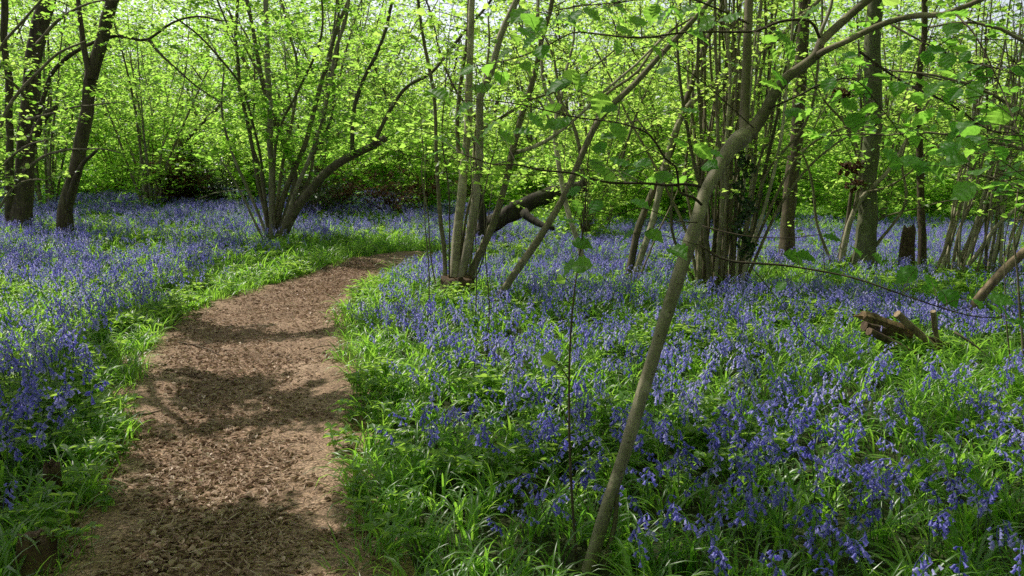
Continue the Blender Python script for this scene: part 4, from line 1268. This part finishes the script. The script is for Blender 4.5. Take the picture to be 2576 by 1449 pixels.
# fallen trunk in the middle distance
def fallen():
    Yb = 15.2
    root = empty('fallen_tree', [*at(1215, 575, Yb)[:2], 0], 'big dark fallen tree trunk arching off the ground behind the middle coppice', 'fallen tree')
    b = np.array(root.location)
    for pts, w0, w1, dY, nm in [
        ([(1165, 620), (1210, 582), (1255, 553), (1310, 520), (1360, 497), (1420, 482), (1470, 474)], 70, 54, 1.0, 'trunk'),
        ([(1318, 535), (1338, 552), (1362, 566), (1392, 575)], 36, 18, -0.5, 'limb'),
        ([(1196, 488), (1212, 530), (1212, 575), (1204, 612)], 34, 30, 0.1, 'limb')]:
        P, R = px_stem(pts, Yb, w0, w1, dY, 0.12); mb = MB(); tube(mb, P, R, 14, 0, 0.22)
        mb.build(nm, M['fallen'], root, b)


fallen()

# fallen pale log at left
def stick(name, pts, Y, w0, w1, dY, mat, label, cat, sides=8, group=None, rough=0.1):
    P, R = px_stem(pts, Y, w0, w1, dY, 0.06); mb = MB(); tube(mb, wobble(P, 0.02), R, sides, 0, rough)
    o = mb.build(name, M[mat], None, P.mean(0)); return tag(o, label, cat, group)


Yl = ground_px(300, 505)[1]
stick('fallen_log', [(215, 480), (270, 470), (320, 460), (362, 455)], Yl, 16, 9, 0.6, 'hazel_pale', 'pale fallen log with sunlit top lying among far bluebells left of the small forked tree', 'log')
stick('fallen_branch', [(500, 500), (540, 485), (600, 478), (640, 482)], ground_px(560, 530)[1], 7, 3, 0.3, 'hazel_pale', 'thin pale dead branch arching before the dark evergreen bush', 'branch')

# log pile
def log_pile():
    YL = ground_px(2275, 905)[1]
    specs = [
        ('split_log', [(2168, 808), (2220, 826), (2290, 850)], 30, 30, -0.02, 'logcut', 'split log with ochre broken face on top of the small log pile, left end raised'),
        ('log', [(2255, 806), (2300, 846), (2345, 885), (2372, 912)], 20, 17, -0.06, 'deadwood', 'smooth pale log slanting down to the right on the log pile'),
        ('log', [(2185, 850), (2235, 874), (2300, 908)], 22, 18, -0.20, 'logdark', 'brown barked log lowest at the front left of the log pile'),
        ('log', [(2172, 836), (2240, 856), (2320, 880), (2420, 905)], 30, 22, 0.16, 'logdark', 'long dark log at the back of the log pile, under the split log'),
        ('log', [(2346, 800), (2350, 836), (2358, 872), (2374, 910)], 13, 12, -0.14, 'deadwood', 'thin pale stick propped upright against the right of the log pile'),
        ('log', [(2225, 896), (2280, 910), (2350, 922)], 24, 18, -0.12, 'rotten', 'short crumbling log on the ground under the log pile'),
        ('log', [(2330, 868), (2375, 880), (2430, 900)], 14, 10, 0.02, 'rotten', 'thin dark log poking out to the right of the log pile'),
    ]
    for nm, pts, w0, w1, off, mat, lab in specs:
        P, R = px_stem(pts, YL + off, w0, w1, 0.12, 0.05); mb = MB()
        R = R * 1.5; P[:, 2] = np.maximum(P[:, 2] + 0.055, gz(P[:, 0], P[:, 1]) + R * 0.5)
        if nm == 'split_log':
            R = R * 0.95
            tube(mb, P, R * np.linspace(1.0, 1.1, len(P)), 6, 0, 0.22)
            tube(mb, np.array([P[0] + [0, 0, -R[0] * .5], P[0] - (P[3] - P[0]) * 0.5 + [0, 0, -R[0] * .7]]), np.array([0.55, 0.2]) * R[0], 5, 0, 0.3)
        else:
            tube(mb, P, R * np.linspace(1.0, 0.9, len(P)), 9, 0, 0.13)
        mb.SM = [a & False for a in mb.SM]
        o = mb.build(nm, M[mat], None, P.mean(0)); tag(o, lab, 'log', 'logs in the small pile')


log_pile()
stick('fallen_branch', [(2400, 835), (2440, 860), (2475, 890), (2500, 920)], ground_px(2460, 915)[1], 10, 5, -0.2, 'hazel_dark', 'dark crooked dead branch lying right of the log pile', 'branch')

# sticks lying on the path
SP_ = [((690, 1310), (745, 1288), (790, 1280), 9, 'dark brown twig lying across the right half of the path near the camera'),
       ((815, 1068), (845, 1078), (875, 1092), 7, 'pale curved twig at the right path margin'),
       ((820, 1145), (850, 1138), (885, 1130), 6, 'short dark twig at the right path edge below the pale curved one'),
       ((350, 1058), (375, 1055), (398, 1048), 10, 'stubby dark stick at the left path edge beside drooping leaves'),
       ((505, 1130), (512, 1155), (530, 1165), 5, 'small pale hooked twig in the middle of the sunlit path'),
       ((430, 940), (480, 955), (520, 965), 6, 'thin dark twig across the left half of the path'),
       ((235, 1370), (250, 1350), (256, 1335), 14, 'stubby brown piece of wood on the path near the bottom left stump'),
       ((600, 1275), (660, 1262), (700, 1258), 5, 'thin pale straw-like twig lying level on the path'),
       ((780, 890), (820, 880), (860, 882), 5, 'thin twig lying level in the shaded stretch of path'),
       ((450, 870), (500, 880), (560, 905), 5, 'long thin twig on the path beside the left grass tuft')]
for a, b, c, w, lab in SP_:
    pts = []
    for q in (a, b, c):
        g = ground_px(*q); pts.append(g + np.array([0, 0, 0.035]))
    P = spline(np.array(pts), 0.03); r = w / 2 / F0 * pts[1][1]
    mb = MB(); tube(mb, wobble(P, 0.012), np.linspace(r, r * 0.6, len(P)), 6, 0, 0.15)
    o = mb.build('twig', M['deadwood' if 'pale' in lab else 'logdark'], None, pts[1]); tag(o, lab, 'twig')


# hazel rooted just left of the picture; its boughs hang over the path and shade it in bands
def overhang(x0, y0, label, bands, tops, r0):
    b = np.array([x0, y0, float(gz(x0, y0))])
    root = empty('hazel_tree', b, label, 'tree')
    trunk = spline(np.array([b + t_ for t_ in tops]), 0.15)
    mb = MB(); tube(mb, trunk, np.linspace(r0, r0 * 0.55, len(trunk)), 10, 0, 0.08, True, 0.3); mb.build('trunk', M['hazel'], root, b)
    polys = []; dens = []
    for pts, h, r, d in bands:
        Q = [trunk[-3]]
        for p in pts:
            g = ground_px(*p); Q.append(g + TO_SUN * ((h + rng.normal(0, 0.12)) / TO_SUN[2]))
        P = wobble(spline(np.array(Q), 0.15), 0.15); m = MB(); tube(m, P, np.linspace(r * 1.1, r * 0.45, len(P)), 8, 0, 0.08)
        m.build('bough', M['hazel'], root, b); polys.append(P[len(P) // 4:]); dens.append(d)
    cr = MB()
    for P, d in zip(polys, dens):
        grow(cr, [P], per_m=d, zmin=None, L=(0.12, 0.42), sub=4, subL=(0.10, 0.22), nleaf=6, lsize=0.085, r=0.004, upness=0.05, t0=0.1)
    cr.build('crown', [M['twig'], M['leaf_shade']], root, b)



BANDS_A = [([(330, 800), (450, 838), (640, 850), (860, 838), (1000, 850)], 4.6, 0.09, 17),
             ([(330, 950), (480, 968), (650, 1000), (880, 1048), (1050, 1075)], 4.3, 0.08, 16),
             ([(560, 1120), (700, 1060), (880, 1060)], 4.5, 0.04, 5),
             ([(100, 1220), (240, 1310), (420, 1370), (640, 1395), (960, 1390)], 4.4, 0.08, 13),
             ([(-60, 1050), (60, 1200), (160, 1330), (400, 1460), (760, 1520)], 4.9, 0.08, 12),
             ([(-100, 1180), (20, 1300), (100, 1420), (300, 1560)], 5.1, 0.06, 12),
             ([(560, 690), (700, 690), (900, 672), (1080, 690)], 6.2, 0.06, 8)]
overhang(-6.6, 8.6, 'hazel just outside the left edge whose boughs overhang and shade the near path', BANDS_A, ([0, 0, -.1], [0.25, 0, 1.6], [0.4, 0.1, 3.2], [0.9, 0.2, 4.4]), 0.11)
BANDS_B = [([(1000, 1310), (1350, 1290), (1750, 1330), (2150, 1390), (2500, 1400)], 5.4, 0.05, 8),
           ([(1300, 1170), (1700, 1200), (2100, 1220), (2576, 1290)], 5.2, 0.05, 6),
           ([(1950, 1030), (2250, 1080), (2620, 1120)], 5.0, 0.045, 7),
           ([(1050, 1430), (1500, 1430), (2000, 1440), (2600, 1460)], 5.8, 0.05, 9),
           ([(1700, 960), (2100, 940), (2500, 960)], 5.3, 0.045, 5)]
overhang(-3.4, 2.6, 'unseen hazel added outside the near left corner so its high boughs shade the near bluebells', BANDS_B, ([0, 0, -.1], [0.1, 0.2, 2.0], [0.3, 0.7, 4.0], [0.8, 1.6, 5.6]), 0.12)  # unseen tree, added to throw shade on the right foreground

# ------------------------------------------------------------------ background
def make_coppice(seed, h, nst, leafm='leaf', zmin=0.5, per_m=3.2, spread=0.35, mats=('hazel', 'hazel_pale', 'hazel'), lsize=0.088):
    global rng
    keep = rng; rng = np.random.default_rng(seed)
    root = empty('hazel_coppice', (0, 0, 0), 'x', 'coppice')
    polys = []
    for k in range(nst):
        az = 2 * PI * k / nst + rng.normal(0, .4); d = np.array([math.cos(az), math.sin(az), 0])
        H = h * rng.uniform(0.7, 1.1); sp = spread * H * rng.uniform(0.3, 1.2)
        C = rng.normal(0, 0.12 * H, 3); C[2] = 0
        pts = [d * 0.12 + [0, 0, -0.1], d * (0.12 + sp * 0.2) + [0, 0, H * 0.3] + C * 0.25, d * (0.12 + sp * 0.5) + [0, 0, H * 0.62] + C * .8, d * (0.1 + sp) + [0, 0, H] + C]
        P = wobble(spline(np.array(pts), 0.3), 0.08); r0 = rng.uniform(0.016, 0.045)
        mb = MB(); tube(mb, P, np.linspace(r0, r0 * 0.35, len(P)), 6, 0, 0.08, False)
        mb.build('stem', M[mats[k % len(mats)]], root); polys.append(P)
    mb = MB(); grow(mb, polys, per_m=per_m, zmin=zmin, L=(0.6, 1.5), sub=5, subL=(0.3, 0.7), nleaf=7, lsize=lsize, r=0.006)
    mb.build('crown', [M['twig'], M[leafm]], root)
    rng = keep
    return root


def make_tree(seed, h, r0, zcrown, mat, leafm='leaf', lsize=0.11, nb=14, per_m=3.0):
    global rng
    keep = rng; rng = np.random.default_rng(seed)
    root = empty('woodland_tree', (0, 0, 0), 'x', 'tree')
    C = rng.normal(0, 0.05 * h, 3); C[2] = 0
    P = wobble(spline(np.array([[0, 0, -0.1], C * 0.3 + [0, 0, h * 0.35], C * 0.6 + [0, 0, h * 0.7], C + [0, 0, h]]), 0.4), 0.12)
    mb = MB(); tube(mb, P, np.linspace(r0, r0 * 0.25, len(P)), 9, 0, 0.1, False, 0.35); mb.build('trunk', M[mat], root)
    polys = [P[len(P) * 2 // 3:]]
    bm = MB()
    for k in range(nb):
        q = rng.uniform(zcrown / h, 0.95); o = along(P, q); az = k * 2.4 + rng.normal(0, .3); Lb = (h * 0.34) * (1.15 - q) + 0.8
        d = np.array([math.cos(az), math.sin(az), 0.0])
        B = spline(np.array([o, o + d * Lb * 0.5 + [0, 0, Lb * 0.25], o + d * Lb + [0, 0, Lb * rng.uniform(0.2, 0.6)]]), 0.25)
        tube(bm, B, np.linspace(r0 * 0.28, 0.008, len(B)), 5, 0, 0.08, False); polys.append(B)
    grow(bm, polys, per_m=per_m, zmin=None, L=(0.6, 1.5), sub=5, subL=(0.3, 0.7), nleaf=7, lsize=lsize, r=0.006)
    bm.build('crown', [M['twig'], M[leafm]], root)
    rng = keep
    return root


def make_bush(seed, h, w, leafm, lsize=0.07, n=70, name='shrub', nl=8, sub=5):
    global rng
    keep = rng; rng = np.random.default_rng(seed)
    root = empty(name, (0, 0, 0), 'x', 'shrub')
    polys = []
    sm = MB()
    for k in range(14):
        az = rng.random() * 2 * PI; d = np.array([math.cos(az), math.sin(az), 0]) * w * rng.uniform(0.2, 1.0)
        P = spline(np.array([[0, 0, -0.05], d * 0.45 + [0, 0, h * 0.5], d + [0, 0, h * rng.uniform(0.55, 1)]]), 0.2)
        tube(sm, P, np.linspace(0.016, 0.005, len(P)), 5, 0, 0.08, False); polys.append(P)
    sm.build('stems', M['hazel_dark'], root).name = 'branching_stem'
    mb = MB(); grow(mb, polys, per_m=n / 14 / max(h, 1), zmin=0.05, L=(0.3, 0.8), sub=sub, subL=(0.2, 0.45), nleaf=nl, lsize=lsize, r=0.004)
    mb.build('foliage', [M['twig'], M[leafm]], root)
    rng = keep
    return root


COPP = [make_coppice(900 + k, h, n, per_m=pm, spread=sp, zmin=0.35) for k, (h, n, pm, sp) in enumerate([(5.4, 12, 3.3, .42), (6.0, 12, 3.1, .38), (4.6, 10, 3.5, .50), (6.8, 12, 3.0, .40)])]
TREES = [make_tree(950, 11, 0.14, 2.0, 'oak', nb=15, per_m=2.2), make_tree(951, 9, 0.10, 1.6, 'hazel', nb=14, per_m=2.4), make_tree(952, 12, 0.17, 3.0, 'beech', nb=15, per_m=2.0)]
SHRUB = [make_bush(970 + k, h, w, 'leaf', 0.09, n_) for k, (h, w, n_) in enumerate([(2.2, 1.7, 110), (3.0, 1.9, 125), (1.5, 1.5, 95)])]
used = set()


def put(proto, x, y, label, group, sc=None):
    sc = sc or rng.uniform(0.85, 1.15); rz = rng.random() * 2 * PI
    loc = (x, y, float(gz(x, y)) - 0.03)
    if proto.name not in used:
        used.add(proto.name)
        proto.location = loc; proto.rotation_euler = (0, 0, rz); proto.scale = (sc,) * 3; proto['label'] = label; proto['group'] = group
        return proto
    return copy_tree(proto, loc, rz, sc, label, group)


def zone(u):
    if u < -0.40: return 'behind the massive left oak and the slanting trunk'
    if u < -0.16: return 'behind the fan shaped coppice'
    if u < 0.02: return 'beyond the bend of the path'
    if u < 0.22: return 'behind the fallen trunk and the middle stems'
    if u < 0.42: return 'behind the bundle of poles and dark trunk'
    return 'behind the beech on the right'


def background():
    rows = [(20.8, 13, 'c'), (30, 18, 'cccct'), (39, 21, 'cccct'), (47, 20, 'cct')]
    for Yr, n, kinds in rows:
        for k in range(n):
            u = -0.74 + 1.48 * (k + 0.5 + rng.uniform(-0.35, 0.35)) / n; y = Yr + rng.uniform(-1.3, 1.3); x = u * y
            # keep the clearing of the flowers free
            if y < 20.5 and u < -0.02: continue
            if y < 18 and -0.02 <= u < 0.15: continue
            # gaps in the canopy where the sky shows
            gap = (y > 21 and (-0.12 < u < 0.0)) or (y > 21 and u > 0.54) or (y > 24 and -0.38 < u < -0.33)
            kind = kinds[rng.integers(0, len(kinds))]
            if u > 0.1 and y < 38: kind = 'c'
            if gap:
                put(COPP[2], x, y, 'leafy background hazel clump ' + zone(u), 'background hazel clumps ' + zone(u), 0.7)
            elif kind == 'c':
                put(COPP[rng.integers(0, 4)], x, y, 'leafy background hazel clump ' + zone(u), 'background hazel clumps ' + zone(u), rng.uniform(0.9, 1.15) * (1.0 + 0.016 * max(0, y - 22)))
            else:
                put(TREES[rng.integers(0, 3)], x, y, 'background woodland tree with bright spring leaves ' + zone(u), 'background trees ' + zone(u))
    for Yr, n in ((18.0, 9), (22.6, 16), (26, 18), (33.5, 20), (43, 20)):
        for k in range(n):
            u = -0.72 + 1.44 * (k + 0.5 + rng.uniform(-0.4, 0.4)) / n; y = Yr + rng.uniform(-1.2, 1.2)
            if y < 21 and u < 0.2: continue
            put(SHRUB[rng.integers(0, 3)], u * y, y, 'bright green leafy shrub ' + zone(u), 'green shrubs ' + zone(u))


background()

# unseen trees added behind and beside the viewer to block sky fill
for x, y in ((2.5, -3.0), (-3.5, -3.5), (7.0, -1.5), (10.5, 3.5), (13.5, 9.5), (-8.5, -2.5), (0.0, -8.0), (5.5, -8.0), (-6.0, -9.0), (11.5, -5.0), (3.8, -0.9), (7.6, 5.2), (8.9, 8.6), (6.3, 2.2), (1.2, -1.6), (-2.0, -1.8), (10.5, 11.5), (15.5, 13.0)):
    put(TREES[rng.integers(0, 3)], x, y, 'unseen woodland tree added behind or beside the viewer to block sky light', 'added light-blocking trees around the viewer', rng.uniform(1.1, 1.35))
for x, y in ((4.5, -5.0), (-1.5, -5.5), (9.0, 0.5), (-6.5, -5.5), (12.0, 6.0)):
    put(COPP[rng.integers(0, 4)], x, y, 'unseen hazel clump added behind or beside the viewer to block sky light', 'added light-blocking hazel clumps around the viewer', rng.uniform(1.0, 1.2))

# evergreen bush, brown bushes
def place_bush(seed, px, Y, h, w, leafm, name, label, n=90, lsize=0.07):
    b = make_bush(seed, h, w, leafm, lsize, n, name)
    p = at(px, 500, Y); b.location = (p[0], p[1], float(gz(p[0], p[1]))); b['label'] = label
    return b


place_bush(981, 555, 21.5, 1.25, 0.8, 'leaf_dark', 'evergreen_bush', 'dark evergreen bush behind the fan shaped coppice, left side', 70, 0.06)
place_bush(982, 455, 21.5, 1.0, 0.9, 'leaf_dead', 'withered_bush', 'rust brown withered bush left of the dark evergreen bush', 110, 0.07)
place_bush(983, 850, 20.5, 0.8, 1.2, 'leaf_dead', 'withered_bush', 'rust brown brushwood heap behind the thick dark limb of the fan coppice', 60, 0.06)
place_bush(985, 790, 19.0, 0.8, 0.8, 'leaf_dark', 'evergreen_bush', 'low dark evergreen bush under the thick limb of the fan coppice', 50, 0.06)
place_bush(986, 1475, 15.6, 1.5, 0.8, 'leaf', 'green_bush', 'pale green leafy bush at the raised end of the fallen trunk', 60, 0.08)
place_bush(984, 985, 20.5, 0.9, 1.6, 'leaf_dead', 'withered_bush', 'rust brown brushwood beyond the path bend', 55, 0.06)


def far_wood():
    """the wood beyond, reading as one mass of leaves"""
    mb = MB(); n = 1800
    u = rng.uniform(-0.85, 0.85, n); y = rng.uniform(52, 75, n); x = u * y
    z = rng.random(n) ** 1.1 * np.where((u > -0.12) & (u < 0.0), 10, np.where(u > 0.54, 10, 18))
    C = np.stack([x, y, z + gz(x, y)], 1)
    k = 70
    P = (C[:, None] + rng.normal(0, 1, (n, k, 3)) * np.array([1.5, 1.2, 0.7])).reshape(-1, 3)
    P[:, 2] = np.maximum(P[:, 2], 0.1)
    m = len(P)
    az = rng.random(m) * 2 * PI; ax = np.stack([np.cos(az), np.sin(az), rng.normal(-.1, .3, m)], 1)
    nr = rng.normal(0, .5, (m, 3)); nr[:, 2] += 1
    leaves(mb, P, ax, nr, 0.16 + 0.12 * rng.random(m), 0)
    for i in range(90):
        uu = rng.uniform(-0.8, 0.8); yy = rng.uniform(50, 70); h = rng.uniform(6, 11); xx = uu * yy
        tube(mb, np.array([[xx, yy, -0.1], [xx + rng.normal(0, .3), yy, h * .5], [xx + rng.normal(0, .7), yy, h]]), np.array([0.2, 0.15, 0.06]), 6, 1, 0.05, False)
    o = mb.build('distant_wood', [M['leaf'], M['oak']]); tag(o, 'mass of bright green distant woodland closing the view', 'woodland', kind='stuff')


far_wood()

# ------------------------------------------------------------------ light, sky, camera
hd = HD
to_sun = Vector((hd[0] * math.cos(SUN_EL), hd[1] * math.cos(SUN_EL), math.sin(SUN_EL)))
sl = bpy.data.lights.new('sun', 'SUN'); sl.energy = 5.0; sl.angle = math.radians(0.53); sl.color = (1.0, 0.95, 0.86)
so = bpy.data.objects.new('sun', sl); COL.objects.link(so); so.rotation_euler = to_sun.to_track_quat('Z', 'Y').to_euler(); so.location = (0, 0, 30)

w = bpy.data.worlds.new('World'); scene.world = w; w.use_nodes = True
nt = w.node_tree
bg = nt.nodes.get('Background') or nt.nodes.new('ShaderNodeBackground')
sky = nt.nodes.new('ShaderNodeTexSky'); sky.sky_type = 'NISHITA'; sky.sun_disc = False
sky.sun_elevation = SUN_EL; sky.sun_rotation = math.atan2(hd[0], hd[1]); sky.dust_density = 3.0; sky.air_density = 1.0; sky.ozone_density = 0.6
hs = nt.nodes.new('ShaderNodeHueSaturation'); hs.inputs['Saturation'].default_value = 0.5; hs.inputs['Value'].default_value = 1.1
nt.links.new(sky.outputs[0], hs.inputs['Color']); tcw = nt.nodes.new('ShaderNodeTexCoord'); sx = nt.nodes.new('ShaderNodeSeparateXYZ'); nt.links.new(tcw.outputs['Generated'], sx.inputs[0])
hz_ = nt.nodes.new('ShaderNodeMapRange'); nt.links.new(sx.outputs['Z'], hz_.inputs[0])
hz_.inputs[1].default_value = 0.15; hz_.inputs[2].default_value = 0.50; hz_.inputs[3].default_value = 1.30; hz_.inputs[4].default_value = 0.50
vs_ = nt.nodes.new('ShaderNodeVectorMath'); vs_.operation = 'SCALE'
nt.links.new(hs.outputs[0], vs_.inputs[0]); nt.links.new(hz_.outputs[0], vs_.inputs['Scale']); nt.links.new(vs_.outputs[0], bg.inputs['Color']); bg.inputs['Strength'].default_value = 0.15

cam = bpy.data.cameras.new('camera'); co = bpy.data.objects.new('camera', cam); COL.objects.link(co)
co.location = CAM; co.rotation_euler = (PI / 2 - PITCH, 0, 0)
cam.sensor_width = 36; cam.lens = 36 * F0 / W0; cam.clip_start = 0.05; cam.clip_end = 1000
scene.camera = co

scene.render.engine = 'CYCLES'
scene.view_settings.view_transform = 'Standard'; scene.view_settings.look = 'None'; scene.view_settings.exposure = 0; scene.view_settings.gamma = 1
c = scene.cycles
c.max_bounces = 8; c.diffuse_bounces = 6; c.glossy_bounces = 2; c.transmission_bounces = 6; c.transparent_max_bounces = 4
c.use_adaptive_sampling = True; c.adaptive_threshold = 0.02
c.use_denoising = False
c.sample_clamp_indirect = 6
